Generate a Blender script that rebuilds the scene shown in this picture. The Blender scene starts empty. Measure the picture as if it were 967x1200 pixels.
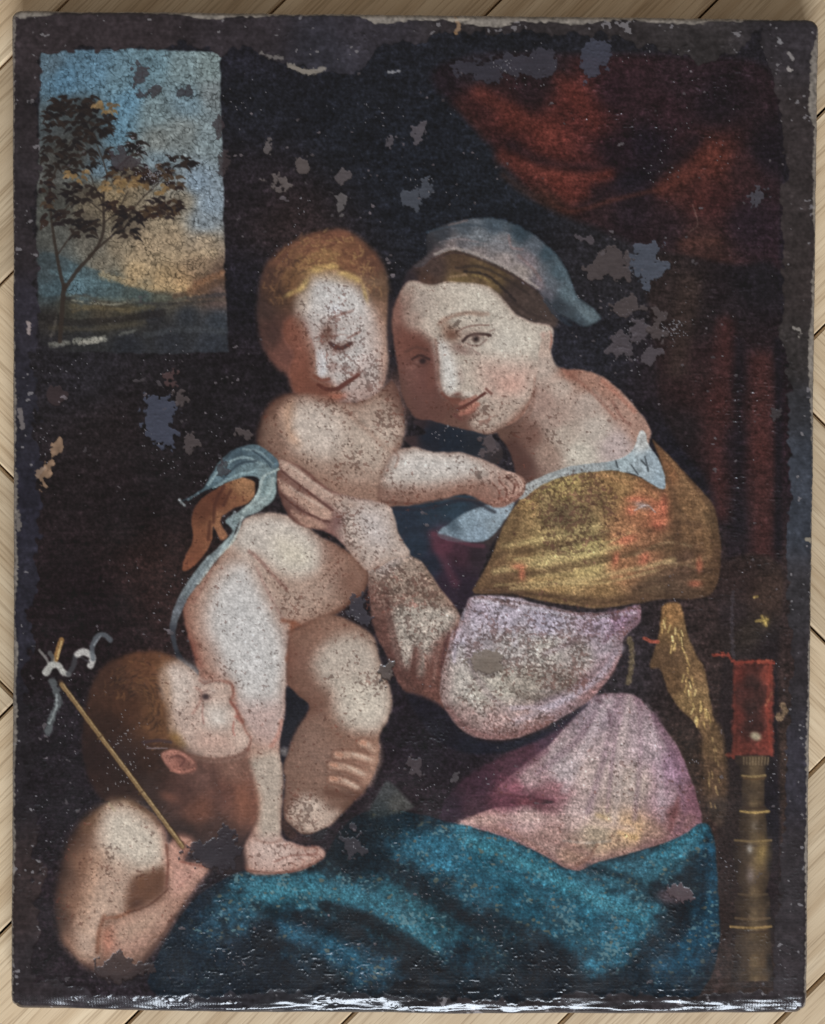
import bpy, math, random
import numpy as np

# ------------------------------------------------------------------ camera, light, exposure
S = 0.0005            # metres per photograph pixel on the canvas plane
ZC = 0.020            # height of the canvas face above the floor boards
D = 0.78              # camera height above the canvas face
CX, CY = 483.5, 600.0
sc = bpy.context.scene
col = sc.collection

cam_d = bpy.data.cameras.new('camera')
cam_d.sensor_fit = 'HORIZONTAL'
cam_d.sensor_width = 36.0
cam_d.lens = 36.0 * D / (967 * S)
cam_d.clip_start = 0.01
cam_d.clip_end = 50
cam = bpy.data.objects.new('camera', cam_d)
cam.location = (0, 0, ZC + D)
col.objects.link(cam)
sc.camera = cam

world = bpy.data.worlds.new('World')
sc.world = world
world.use_nodes = True
bg = world.node_tree.nodes['Background']
bg.inputs[0].default_value = (1.0, 0.95, 0.90, 1)     # dim room bounce
bg.inputs[1].default_value = 0.27

win_d = bpy.data.lights.new('window_light', 'AREA')     # daylight from a window beyond the lower edge
win_d.shape = 'RECTANGLE'
win_d.size = 1.9
win_d.size_y = 1.3
win_d.energy = 205
win_d.color = (0.86, 0.95, 1.06)
win = bpy.data.objects.new('window_light', win_d)
win.location = (0.25, -3.3, 2.1)
win.rotation_euler = (math.radians(57.5), 0, math.radians(4))
col.objects.link(win)

sc.view_settings.view_transform = 'Standard'
sc.view_settings.look = 'None'
sc.view_settings.exposure = 0.0
sc.view_settings.gamma = 1.0

# ------------------------------------------------------------------ small helpers
def lin(c):                       # while the picture is being painted colours mix as display values
    return np.asarray(c, dtype=np.float64) / 255.0
def to_linear(c):
    c = np.asarray(c, dtype=np.float64) / 255.0
    return np.where(c <= 0.04045, c / 12.92, ((c + 0.055) / 1.055) ** 2.4)

_tab = np.random.RandomState(7).rand(16, 256, 256).astype(np.float32)
def vnoise(x, y, seed=0):
    t = _tab[seed % 16]
    x = x + 37.13 * seed; y = y + 11.71 * seed
    xi = np.floor(x); yi = np.floor(y)
    fx = (x - xi).astype(np.float32); fy = (y - yi).astype(np.float32)
    fx = fx * fx * (3 - 2 * fx); fy = fy * fy * (3 - 2 * fy)
    a = xi.astype(np.int64) & 255; b = yi.astype(np.int64) & 255
    a1 = (a + 1) & 255; b1 = (b + 1) & 255
    return (t[b, a] * (1 - fx) + t[b, a1] * fx) * (1 - fy) + (t[b1, a] * (1 - fx) + t[b1, a1] * fx) * fy

def fbm(x, y, seed=0, oct=4):
    s = 0; amp = 0.5; tot = 0
    for o in range(oct):
        s = s + amp * vnoise(x, y, seed + o); tot += amp
        x = x * 2.03; y = y * 2.03; amp *= 0.5
    return s / tot

def sstep(a, b, v):
    t = np.clip((v - a) / (b - a), 0, 1)
    return t * t * (3 - 2 * t)

def smooth_closed(p, n=6):
    p = np.asarray(p, float); m = len(p); out = []
    for i in range(m):
        p0, p1, p2, p3 = p[i - 1], p[i], p[(i + 1) % m], p[(i + 2) % m]
        for k in range(n):
            t = k / n
            out.append(0.5 * (2 * p1 + (p2 - p0) * t + (2 * p0 - 5 * p1 + 4 * p2 - p3) * t * t + (3 * p1 - p0 - 3 * p2 + p3) * t ** 3))
    return np.array(out)

def smooth_open(p, n=6):
    p = np.asarray(p, float)
    if len(p) < 3: return p
    q = np.vstack([2 * p[0] - p[1], p, 2 * p[-1] - p[-2]]); out = []
    for i in range(1, len(q) - 2):
        p0, p1, p2, p3 = q[i - 1], q[i], q[i + 1], q[i + 2]
        for k in range(n):
            t = k / n
            out.append(0.5 * (2 * p1 + (p2 - p0) * t + (2 * p0 - 5 * p1 + 4 * p2 - p3) * t * t + (3 * p1 - p0 - 3 * p2 + p3) * t ** 3))
    out.append(p[-1])
    return np.array(out)

# ------------------------------------------------------------------ the canvas sheet (one grid, about one vertex per render pixel)
NU, NV = 836, 1032
uu, vv = np.meshgrid(np.linspace(0, 1, NU), np.linspace(0, 1, NV))
TL, TR, BL, BR = np.array((12., 10.)), np.array((961., 21.)), np.array((11., 1186.)), np.array((946.5, 1191.))
X = (TL[0] * (1 - uu) + TR[0] * uu) * (1 - vv) + (BL[0] * (1 - uu) + BR[0] * uu) * vv
Y = (TL[1] * (1 - uu) + TR[1] * uu) * (1 - vv) + (BL[1] * (1 - uu) + BR[1] * uu) * vv
Y += 3.0 * np.sin(np.pi * uu) * vv ** 6                                   # lower edge bows out a little
X += 2.5 * np.sin(np.pi * vv) * (1 - uu) ** 8
wob = lambda s, a, k: (fbm(a, a * 0 + k, s, 3) - 0.5)
X += 1.6 * wob(1, Y / 60, 3) * (1 - uu) ** 60 + 1.8 * wob(2, Y / 60, 5) * uu ** 60 + 1.0 * wob(5, Y / 5, 3) * (1 - uu) ** 90 + 1.2 * wob(6, Y / 5, 5) * uu ** 90
Y += 1.6 * wob(3, X / 60, 3) * (1 - vv) ** 60 + 1.6 * wob(4, X / 60, 6) * vv ** 60 + 1.0 * wob(7, X / 5, 3) * (1 - vv) ** 90
W0, H0 = 943.0, 1175.0
dL, dR, dT, dB = uu * W0, (1 - uu) * W0, vv * H0, (1 - vv) * H0
# round the four corners by pulling the outermost points in
RC = 13.0
for (ax, sx) in ((dL, 1), (dR, -1)):
    for (ay, sy) in ((dT, 1), (dB, -1)):
        k = (ax < RC) & (ay < RC)
        ex = RC - ax[k]; ey = RC - ay[k]; m = np.maximum(ex, ey) + 1e-9; l = np.hypot(ex, ey) + 1e-9
        f = m / l
        X[k] += sx * ex * (1 - f); Y[k] += sy * ey * (1 - f)
dE = np.minimum(np.minimum(dL, dR), np.minimum(dT, dB))
for (ax) in (dL, dR):
    for (ay) in (dT, dB):
        k = (ax < RC) & (ay < RC)
        ex = RC - ax[k]; ey = RC - ay[k]
        dE[k] = RC - np.maximum(ex, ey)
X = X.astype(np.float32); Y = Y.astype(np.float32)

_fx = np.fft.rfftfreq(NU)[None, :]; _fy = np.fft.fftfreq(NV)[:, None]
def F(sx, sy, seed):                       # smooth random field, unit variance, grain size in photograph px
    w_ = np.random.RandomState(100 + seed).normal(size=(NV, NU))
    k = np.exp(-2 * np.pi ** 2 * ((sx / 1.14 * _fx) ** 2 + (sy / 1.14 * _fy) ** 2))
    f = np.fft.irfft2(np.fft.rfft2(w_) * k, s=(NV, NU)); f -= f.mean()
    return (f / f.std()).astype(np.float32)
G1 = F(1.0, 1.0, 1); G2 = F(2.1, 2.1, 2); G5 = F(5, 5, 3); G12 = F(12, 12, 4); GH = F(7, 1.5, 5); GV = F(1.4, 5, 6); G0 = F(.5, .5, 40)

C = np.zeros((NV, NU, 3), np.float32)      # paint colour, linear
ID = np.zeros((NV, NU), np.int32)          # which painted thing a point belongs to
FL = np.zeros((NV, NU), np.float32)        # abrasion density
HT = np.zeros((NV, NU), np.float32)        # relief in px
NAMES = ['painted_backdrop']
def pid(name):
    if name not in NAMES: NAMES.append(name)
    return NAMES.index(name)

def box(x0, y0, x1, y1, pad=8):
    j0 = int(np.floor((x0 - pad - 8) / 967 * NU)) - 16; j1 = int((x1 + pad + 4) / 945 * NU) + 8
    i0 = int(np.floor((y0 - pad - 8) / 1200 * NV)) - 24; i1 = int((y1 + pad) / 1165 * NV) + 8
    return slice(max(0, i0), min(NV, max(i1, 1))), slice(max(0, j0), min(NU, max(j1, 1)))

def seg_dist(px, py, pts, closed):
    n = len(pts); d2 = np.full(px.shape, 1e9, np.float32); tt = np.zeros(px.shape, np.float32)
    ins = np.zeros(px.shape, bool)
    for i in range(n if closed else n - 1):
        ax, ay = pts[i]; bx, by = pts[(i + 1) % n]
        ex, ey = bx - ax, by - ay; L = ex * ex + ey * ey + 1e-9
        t = np.clip(((px - ax) * ex + (py - ay) * ey) / L, 0, 1)
        dd = (px - ax - t * ex) ** 2 + (py - ay - t * ey) ** 2
        m = dd < d2
        d2 = np.where(m, dd, d2)
        if not closed: tt = np.where(m, (i + t) / (n - 1), tt)
        else:
            c = (ay > py) != (by > py)
            if ey != 0: ins ^= c & (px < ex * (py - ay) / ey + ax)
    return np.sqrt(d2), tt, ins

def region(pts, soft=1.5, rough=0.0, rs=6.0, seed=3, smooth=True):
    p = smooth_closed(pts, 4) if smooth else np.asarray(pts, float)
    x0, y0 = p.min(0); x1, y1 = p.max(0)
    b = box(x0, y0, x1, y1, 12 + 3 * soft)
    px, py = X[b], Y[b]
    d, _, ins = seg_dist(px, py, p, True)
    sd = np.where(ins, d, -d)
    if rough: sd = sd + rough * (.30 * G2[b] + .45 * G5[b]) if rs < 6.5 else sd + rough * (.22 * G1[b] + .34 * G2[b] + .42 * G5[b])
    return b, sstep(-soft, soft, sd)

def idw(px, py, samp, s=9.0, p=2.0):
    num = np.zeros(px.shape + (3,), np.float32); den = np.zeros(px.shape, np.float32)
    for (x, y, r, g, bl) in samp:
        w = 1.0 / (((px - x) ** 2 + (py - y) ** 2 + s * s) ** p)
        num += w[..., None] * lin((r, g, bl)).astype(np.float32); den += w
    return num / den[..., None]

def put(b, m, c, alpha=1.0):
    m = (m * alpha)[..., None]
    C[b] = C[b] * (1 - m) + np.asarray(c, np.float32) * m

def fill(pts, samp, soft=1.6, name=None, s=9.0, p=2.0, flesh=0.0, alpha=1.0, rough=0.6, tex=0.10, ang=0, seed=5, smooth=True, rim=None):
    b, m = region(pts, soft, rough, smooth=smooth)
    px, py = X[b], Y[b]
    c = idw(px, py, samp, s, p)
    if tex:
        ca, sa = math.cos(math.radians(ang)), math.sin(math.radians(ang))
        q = px * ca + py * sa; r = -px * sa + py * ca
        n = 1.5 * (fbm(q / 16, r / 4.5, seed, 3) - .5) + .28 * G1[b] + .22 * G2[b] + .12 * G5[b]
        c = c * np.exp(np.clip(.52 * tex * n, -1, .7))[..., None]
    if rim:                                   # the painter's modelling: the form turns away into brown shadow
        ox, oy, w_, rc, am = rim
        p2 = smooth_closed(pts, 3)
        d, _, ins = seg_dist(px + ox, py + oy, p2, True)
        sd = np.where(ins, d, -d) + 5 * (fbm(px / 14, py / 14, seed + 2, 3) - .5)
        sh = (1 - sstep(-2, w_, sd)) * am
        c = c * (1 - sh[..., None]) + lin(rc).astype(np.float32) * sh[..., None]
    put(b, m, c, alpha)
    if name is not None:
        k = m > 0.5
        t = ID[b]; t[k] = pid(name); ID[b] = t
    FL[b] = FL[b] * (1 - m) + flesh * m
    return b, m

SM = np.ones((NV, NU), np.float32)
def shape(pts, samp, soft=2.0, name=None, flesh=.2, tex=.10, s=12, ang=0, rough=.6, mid=None):   # dead-colour silhouette; later lights are clipped to it
    b, m = fill(pts, samp, soft=soft, name=name, flesh=flesh, tex=tex, s=s, ang=ang, rough=rough)
    SM[:] = 0; SM[b] = m
    if mid:                                   # half-tone over the body of the form, leaving the turning edges dark
        mc, md, ma = mid
        b2, m2 = region(pts, md, 2.0)
        put(b2, np.clip(m2 * 2 - 1, 0, 1) * SM[b2], lin(mc), ma)
def lit(pts, c, soft=5.0, alpha=1.0, flesh=None, rough=2.2, clip=True, tex=.05):       # a light scumbled over the dead colour
    b, m = region(pts, soft * 2.3 if soft > 3.2 else soft * 1.3, rough * .35 if rough < 5 else rough)
    if clip: m = m * SM[b]
    n = np.exp(np.clip(.42 * tex * (.5 * G1[b] + .6 * G2[b] + .5 * G5[b]), -.5, .5))[..., None]
    put(b, m, lin(c).astype(np.float32) * n, alpha)
    if flesh is not None: FL[b] = FL[b] * (1 - m * alpha) + flesh * m * alpha
def cblob(x, y, rx, ry, c, alpha=.6, ang=0, pw=1.0):                                    # soft touch kept inside the silhouette
    r = max(rx, ry) * 2.4
    b = box(x - r, y - r, x + r, y + r, 0)
    px, py = X[b] - x, Y[b] - y
    ca, sa = math.cos(math.radians(ang)), math.sin(math.radians(ang))
    m = np.exp(-(((px * ca + py * sa) / rx) ** 2 + ((-px * sa + py * ca) / ry) ** 2) ** pw) * SM[b]
    put(b, m, lin(c), alpha)

def stroke(pts, w, c, alpha=1.0, soft=1.0, w2=None, name=None, rough=0.5, wave=True):
    p = smooth_open(pts, 6) if wave else np.asarray(pts, float)
    x0, y0 = p.min(0); x1, y1 = p.max(0)
    w2 = w if w2 is None else w2
    b = box(x0, y0, x1, y1, max(w, w2) + 3 * soft + 4)
    px, py = X[b], Y[b]
    d, t, _ = seg_dist(px, py, p, False)
    hw = 0.5 * (w + (w2 - w) * t)
    if rough: d = d + rough * 2 * (fbm(px / 3.2, py / 3.2, 9, 2) - 0.5)
    m = 1 - sstep(hw - soft, hw + soft, d)
    put(b, m, lin(c), alpha)
    if name is not None:
        k = m > 0.5; tt = ID[b]; tt[k] = pid(name); ID[b] = tt

def blob(x, y, rx, ry, c, alpha=0.8, ang=0, pw=1.0):
    r = max(rx, ry) * 2.3
    b = box(x - r, y - r, x + r, y + r, 0)
    px, py = X[b] - x, Y[b] - y
    ca, sa = math.cos(math.radians(ang)), math.sin(math.radians(ang))
    q = (px * ca + py * sa) / rx; s = (-px * sa + py * ca) / ry
    m = np.exp(-(q * q + s * s) ** pw)
    put(b, m, lin(c), alpha)

def dens(x, y, r, v, ry=None):
    ry = ry or r
    b = box(x - 2 * r, y - 2 * ry, x + 2 * r, y + 2 * ry, 0)
    FL[b] += v * np.exp(-(((X[b] - x) / r) ** 2 + ((Y[b] - y) / ry) ** 2))

# ------------------------------------------------------------------ the picture: dark room
full = (slice(0, NV), slice(0, NU))
C[full] = idw(X, Y, [
 (300,120,27,29,37),(400,150,25,28,36),(480,200,25,29,38),(290,330,27,25,33),(560,230,25,29,37),(300,60,30,29,38),
 (100,450,36,34,40),(150,600,28,21,24),(100,700,28,19,23),(180,660,46,29,27),(60,900,31,25,31),(60,1100,33,25,30),
 (300,450,29,24,29),(230,480,28,24,28),(700,400,32,32,40),(720,330,36,34,39),(800,420,38,27,31),(880,330,27,24,32),
 (900,500,36,22,28),(820,520,23,22,30),(860,720,50,37,36),(820,800,48,35,33),(880,1100,48,35,32),(500,880,30,24,32),
 (480,930,37,27,32),(840,900,60,44,36),(740,780,42,36,41),(830,1000,48,34,31),(640,1150,18,21,28),(200,1170,34,28,34),
 (300,230,32,27,33),(330,260,46,34,34),(120,500,34,26,28),(200,560,27,21,24)], s=45)
C *= np.exp(.05 * G12 + .07 * G2 + .08 * G1 + .04 * GH)[..., None]

# ------------------------------------------------------------------ window with a landscape
LS = 'painted_landscape'
fill([(47,60),(150,56),(257,62),(260,160),(262,250),(264,330),(268,412),(180,414),(60,412),(46,400),(42,300),(44,180)],
 [(60,75,88,112,126),(75,90,84,125,150),(110,85,90,128,150),(140,95,106,140,155),(180,75,104,136,148),(215,80,124,146,150),(245,80,128,146,146),
  (150,120,98,142,166),(135,150,96,138,160),(180,130,118,138,142),(220,120,116,142,154),(250,110,128,138,140),(185,165,128,134,130),(215,155,126,134,132),
  (245,160,132,148,152),(185,190,120,140,150),(230,215,130,150,166),(245,240,140,158,172),(240,260,138,150,158),(120,195,100,125,140),
  (100,140,70,84,88),(80,180,84,88,84),(60,200,96,98,94),(60,150,84,96,100),(130,230,140,120,88),(150,215,130,112,86),(110,240,124,110,88),(60,240,80,82,76),
  (190,255,166,146,116),(215,235,146,134,114),(200,280,170,146,114),(240,285,166,144,116),(170,290,168,144,112),(140,290,138,122,98),(110,290,112,106,94),(60,280,88,88,82),
  (160,320,184,154,110),(190,330,192,158,110),(215,335,188,150,102),(235,310,146,120,92),(120,310,126,116,98),
  (55,310,60,66,68),(80,330,82,104,112),(100,335,84,112,122),(60,340,58,70,74),(130,335,72,88,90),(165,345,74,84,80),(190,348,78,76,66),
  (235,335,112,82,60),(258,325,104,80,66),(255,348,96,76,70),(80,360,62,58,48),(120,362,66,58,46),(150,365,62,56,44),(60,375,44,40,38),
  (180,370,42,42,46),(220,370,44,48,54),(255,375,52,58,66),(200,400,40,42,48),(250,405,46,50,58),(100,402,40,40,42),(60,408,38,36,40),(150,405,36,38,44)],
 soft=1.6, name=LS, s=9, p=2.0, tex=0.20, rough=1.2, smooth=False)
# blue hills, ridge line, creek
fill([(46,298),(70,300),(95,312),(120,318),(140,330),(165,340),(195,346),(215,342),(215,352),(160,354),(110,350),(70,346),(46,344)],
 [(60,315,62,74,78),(85,335,96,128,140),(70,340,70,92,100),(110,340,80,104,110),(130,330,70,88,90),(160,346,72,86,84),(195,349,82,84,72),(100,320,70,90,96)], soft=2.2, alpha=0.8, tex=0.22, s=6)
for (pts, w, cc, a) in [([(85,352),(130,357),(155,352)],2,(150,146,126),.7),([(60,404),(80,401)],6,(140,138,126),.7),([(88,400),(122,397)],7,(150,148,134),.7),([(140,392),(160,386)],3,(130,130,120),.5),
  ([(95,402),(118,398)],5,(182,176,160),.6),([(40,368),(80,378),(140,374),(190,366)],8,(36,32,32),.6),([(85,365),(110,360),(150,364)],5,(96,82,58),.6),
  ([(205,347),(240,338),(262,326)],7,(92,66,50),.6),([(228,332),(262,318)],5,(134,92,64),.55),([(220,350),(264,345)],5,(60,56,58),.7),([(75,350),(95,346),(112,350)],4,(40,36,36),.7),
  ([(66,372),(60,394)],3,(120,112,100),.4),([(150,352),(185,356),(250,352)],4,(52,50,50),.6)]:
    stroke(pts, w, cc, a, soft=1.6, rough=2.0)
for pts, w, c, a in [([(120,322),(170,336),(215,338)],8,(204,168,114),.5),([(150,300),(200,300),(250,296)],10,(186,160,122),.4),([(60,318),(90,326),(125,334)],6,(98,128,136),.5),([(80,346),(120,350),(160,352)],4,(112,118,104),.5),([(84,358),(130,362),(180,360)],5,(104,92,64),.55),([(60,384),(110,386),(170,378)],5,(78,70,56),.5),([(170,392),(220,386),(262,388)],6,(66,70,74),.5),([(222,340),(240,330),(260,322)],6,(140,96,62),.5),([(200,352),(240,350),(262,352)],4,(84,74,64),.5)]:
    stroke(pts, w, c, a, soft=2.6, rough=2.4)
TR_ = 'painted_tree'
for pts, w, w2 in [([(70,400),(72,372),(74,345),(76,334)],5,6),([(75,338),(70,318),(65,290),(60,255),(58,215)],4.5,3),([(76,338),(92,315),(110,295),(121,270),(121,230),(126,205)],5,2.5),
   ([(104,300),(135,272),(152,250),(168,230)],3,1.5),([(121,240),(112,222),(106,205)],2.4,1.2),([(62,262),(74,248),(84,236)],2.4,1.2),([(60,235),(52,222)],2,1),([(66,300),(80,280),(92,262)],2,1),([(121,262),(138,246),(150,224)],2.2,1),([(122,250),(108,238),(98,226)],2,1),([(126,206),(142,192),(158,176)],2.2,1),([(126,206),(120,186),(112,166)],2.2,1),([(168,230),(184,216),(206,194)],2,1),([(58,215),(70,190),(84,164)],2.4,1),([(152,250),(176,246),(194,242)],1.8,1)]:
    stroke(pts, w, (52,42,36), .9, soft=1.0, w2=w2, name=TR_)
rl = random.Random(11)
for (x,y,rx,ry,a) in [(88,125,30,15,.6),(85,158,36,18,.6),(110,150,20,22,.6),(66,185,18,20,.5),(100,184,30,12,.55),(178,205,26,11,.5),(95,226,22,13,.6),(98,262,20,16,.6),(153,262,20,17,.6),(195,243,20,12,.55),(62,225,14,24,.5),(150,206,22,8,.5)]:
    blob(x,y,rx,ry,(48,41,37),a*.75,-8,1.6)
def leaf_cluster(cx, cy, rx, ry, n, cols, ln=9, a0=0):
    for _ in range(n):
        a = rl.uniform(0, 2 * math.pi); r = math.sqrt(rl.random())
        x = cx + rx * r * math.cos(a); y = cy + ry * r * math.sin(a)
        d = math.radians(a0) + rl.uniform(-0.9, 0.9) + (math.pi if math.cos(a) < 0 else 0)
        L = ln * rl.uniform(.6, 1.3)
        x2, y2 = x + L * math.cos(d), y + L * math.sin(d) * .8 + 1.5
        x2 = min(x2, 255); x = min(max(x, 47), 255); x2 = max(x2, 47)
        stroke([(x, y), ((x + x2) / 2, (y + y2) / 2 - 1.4), (x2, y2)], 5.0, rl.choice(cols), rl.uniform(.85, 1), soft=.8, w2=1.2, name=TR_)
dk = [(34,28,28),(40,32,30),(30,26,28),(48,38,34)]
br = [(44,32,30),(54,38,32),(36,28,30),(74,56,40)]
for (x,y,rx,ry,k,cs) in [(88,122,26,14,34,dk),(75,135,22,16,26,dk),(112,145,22,18,40,dk),(85,160,30,16,36,dk),(62,178,14,18,18,dk),(100,182,28,14,28,dk),
   (62,140,10,14,10,dk),(72,200,18,8,14,dk),(160,168,9,14,18,dk),(178,205,22,12,34,br),(150,205,22,8,22,br),(212,190,16,8,18,dk),(205,215,12,8,14,br),
   (95,225,20,14,30,dk),(52,228,8,18,14,br),(98,262,18,16,28,dk),(80,252,16,9,12,dk),(152,262,18,18,34,dk),(140,242,14,7,12,br),(195,243,18,12,34,br),(172,250,12,8,14,br),(60,258,12,8,10,br)]:
    leaf_cluster(x, y, rx, ry, k, cs)
for (x,y,k) in [(125,126,10),(150,212,16),(132,218,10),(180,222,10),(90,205,8)]:
    leaf_cluster(x, y, 16, 7, k, [(132,104,62),(110,84,52),(150,118,72)], ln=6)

# ------------------------------------------------------------------ red curtain
CU = 'painted_curtain'
fill([(505,92),(545,66),(600,62),(700,64),(800,66),(900,80),(915,170),(915,300),(910,315),(860,312),(790,300),(740,284),(700,266),(640,242),(604,206),(560,152)],
 [(520,95,36,26,34),(560,120,66,31,31),(600,140,92,38,31),(645,158,106,43,34),(590,170,54,27,30),(620,190,74,33,30),(660,212,100,41,33),(700,206,82,34,32),(720,180,36,22,31),
  (760,170,30,22,33),(672,118,92,38,32),(690,138,84,34,31),(720,110,46,26,34),(800,100,48,31,38),(780,130,48,27,34),(840,120,34,24,32),(840,190,92,41,31),(800,212,74,36,31),
  (830,230,66,31,31),(870,200,56,31,34),(780,270,42,28,34),(820,290,66,39,35),(740,250,38,27,35),(880,260,42,28,38),(900,180,30,23,32),(640,240,54,33,29),(700,240,46,29,33),
  (640,80,44,30,36),(620,110,40,24,30),(560,80,40,34,42),(740,210,34,26,36)], soft=7, name=CU, s=14, tex=0.20, ang=35)
for pts, w, c, a, sf in [([(562,108),(600,132),(642,156)],17,(114,49,37),.55,8),([(590,184),(625,198),(665,207),(708,205)],18,(118,51,38),.55,8),
   ([(650,210),(668,228),(690,222),(712,206)],16,(112,46,34),.5,7),([(655,92),(678,115),(694,142)],16,(108,44,34),.5,7),([(775,222),(805,205),(838,182)],15,(110,51,38),.55,8),
   ([(822,196),(826,215),(818,240)],16,(92,42,34),.5,8),([(636,222),(664,248),(720,234),(775,221)],5,(100,50,38),.5,3),([(600,170),(640,190),(700,196),(730,180)],12,(34,22,30),.55,6),
   ([(700,222),(750,208),(790,186),(815,165)],18,(26,22,32),.6,8),([(800,285),(840,282)],10,(96,54,42),.4,6),([(590,205),(620,228),(650,240)],8,(70,42,34),.5,5),
   ([(540,120),(570,160)],10,(60,32,30),.5,6),([(812,240),(818,262),(808,272)],1.6,(110,82,74),.6,.8)]:
    stroke(pts, w, c, a, soft=sf)
fill([(760,300),(860,312),(912,318),(914,480),(914,660),(856,664),(850,600),(828,560),(800,525),(775,480),(768,400)],
 [(805,345,48,36,35),(845,350,36,27,32),(880,330,30,25,32),(820,460,52,31,32),(866,440,40,26,31),(866,520,34,24,31),(800,500,34,26,30),(911,520,36,25,31),(860,640,36,27,33),(845,480,62,33,33),(892,520,66,34,34)], soft=6, name=CU, s=20, tex=.16, ang=90)
for pts, w, c, a, sf in [([(808,335),(800,380),(794,430)],24,(60,44,39),.75,10),([(850,380),(849,430),(842,470),(838,510),(842,560),(846,600)],18,(86,40,36),.6,10),([(848,400),(842,450),(834,490),(832,530)],26,(62,33,33),.5,11),([(892,425),(892,500),(894,580),(893,655)],26,(88,42,37),.65,11),([(866,400),(866,500),(866,620)],12,(24,21,30),.55,7),([(912,400),(913,500),(912,640)],9,(24,21,30),.7,4)]:
    stroke(pts, w, c, a, soft=sf, rough=1.5)

# ------------------------------------------------------------------ table, red box and turned brass baluster on the right
fill([(845,664),(915,662),(912,780),(910,1160),(850,1160),(840,900),(846,780)],
 [(870,690,48,34,33),(893,700,62,45,38),(880,740,50,41,36),(860,720,44,34,36),(905,760,36,28,31),(860,800,40,30,31),(905,820,30,24,29),(860,950,44,33,31),(905,950,26,22,29),(905,1050,36,27,30),(860,1050,44,32,30),(880,1140,50,38,34)], soft=4, s=14, tex=.2)
RB = 'painted_red_box'
fill([(861,776),(886,774),(907,773),(906,830),(906,886),(880,884),(858,887),(860,830)],
 [(863,790,104,44,36),(863,840,98,42,34),(872,810,72,37,33),(880,800,60,36,33),(882,830,58,36,33),(882,850,64,37,34),(890,820,66,38,34),(904,790,140,58,42),(905,830,136,56,42),(904,870,124,52,40),(866,880,104,46,36),(885,780,80,40,34)], soft=2.6, rough=2.0, name=RB, s=5, tex=.45, ang=90, smooth=False)
for pts, w, c, a in [([(838,768),(852,768),(862,776),(888,775),(906,777)],4,(168,62,42),.85),([(903,780),(900,830),(904,884)],4,(170,66,44),.55),([(886,776),(904,774)],3,(176,80,54),.7),([(852,885),(866,888)],4,(140,56,40),.7),
   ([(898,826),(905,812)],1.5,(190,110,70),.7),([(861,780),(861,880)],2.5,(120,52,40),.5)]:
    stroke(pts, w, c, a * .85, rough=2.2, soft=1.4)
blob(886,863,7,5,(176,160,126),.95,20,2.0)
BA = 'painted_baluster'
prof = [(886,20),(893,20),(899,15),(906,14),(910,17),(914,13),(944,13),(949,18),(953,18),(957,15),(982,17),(986,22),(991,22),(1000,23),(1016,22),(1034,17),(1046,15),(1052,20),(1074,20),(1078,25),(1088,25),(1092,21),(1128,21),(1136,25),(1150,25)]
pl = [(882 - h, y) for y, h in prof] + [(883 + h, y) for y, h in reversed(prof)]
smp = []
for y, h in prof[::2]:
    smp += [(882 - h, y, 40, 31, 29), (873, y, 62, 48, 37), (884, y, 100, 80, 54), (894, y, 82, 63, 42), (883 + h, y, 32, 26, 26)]
fill(pl, smp, soft=1.4, name=BA, s=5, tex=.25, ang=0, smooth=False)
for y, x0, x1, c, a in [(909,870,897,(150,122,72),.8),(912,872,895,(92,66,40),.7),(951,868,901,(176,142,70),.85),(946,871,896,(60,44,34),.6),(985,862,904,(130,104,62),.7),(990,864,902,(60,46,36),.7),(1076,862,902,(110,86,58),.6),(1086,856,904,(156,122,62),.8),(1091,862,902,(54,40,32),.6),(1048,866,900,(100,80,56),.5)]:
    stroke([(x0, y), ((x0 + x1) / 2, y + 1.5), (x1, y)], 2.6, c, a)
blob(893,1000,7,16,(160,128,56),.65,8); blob(879,995,3.4,5,(176,168,158),.75); blob(880,1026,5,10,(140,124,122),.6); blob(884,968,4,6,(130,116,100),.5)
for i in range(9): stroke([(872 + i * 3.6, 888), (872 + i * 3.5, 896)], 1.5, (140,116,84), .7)
for pts in [([(886,728),(900,726)]),([(893,722),(898,733)]),([(884,700),(888,699)])]: stroke(pts, 3, (170,140,66), .8)
blob(897,728,4,5,(190,160,70),.8)
stroke([(917,826),(921,834),(914,842),(912,838)], 6, (140,112,80), .8, rough=2)
stroke([(859,694),(858,740),(860,770)], 4, (74,66,72), .55, rough=2.5)

# ------------------------------------------------------------------ woman: hair, scarf, neck, face
HR = 'hair'; SF = 'headscarf'; WF = 'painted_woman'
fill([(470,345),(478,318),(508,298),(533,292),(564,303),(601,320),(630,340),(652,362),(650,384),(625,380),(604,370),(592,358),(580,344),(560,336),(531,334),(502,338),(482,334),(470,356),(460,392),(454,430),(448,400),(454,360)],
 [(480,330,48,40,44),(510,315,66,52,48),(540,312,78,60,48),(560,318,92,74,54),(570,325,84,66,48),(600,345,62,50,46),(625,360,66,54,50),(645,370,70,58,54),(500,330,74,54,46),(540,328,112,92,62),(575,336,96,78,54),(460,370,42,34,38),(455,410,34,28,34)], soft=4.5, name=HR, s=6, tex=.3, ang=35)
for pts, c, a in [([(545,318),(570,322),(590,338),(604,352)],(36,30,30),.75),([(535,314),(560,312),(585,322),(620,345)],(46,38,36),.6),([(555,322),(566,325),(574,330)],(140,118,74),.6),([(528,324),(545,322)],(150,122,96),.6),([(595,350),(620,366),(645,376)],(52,42,40),.6)]:
    stroke(pts, 3, c, a, soft=1.4, rough=1.2)
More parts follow.
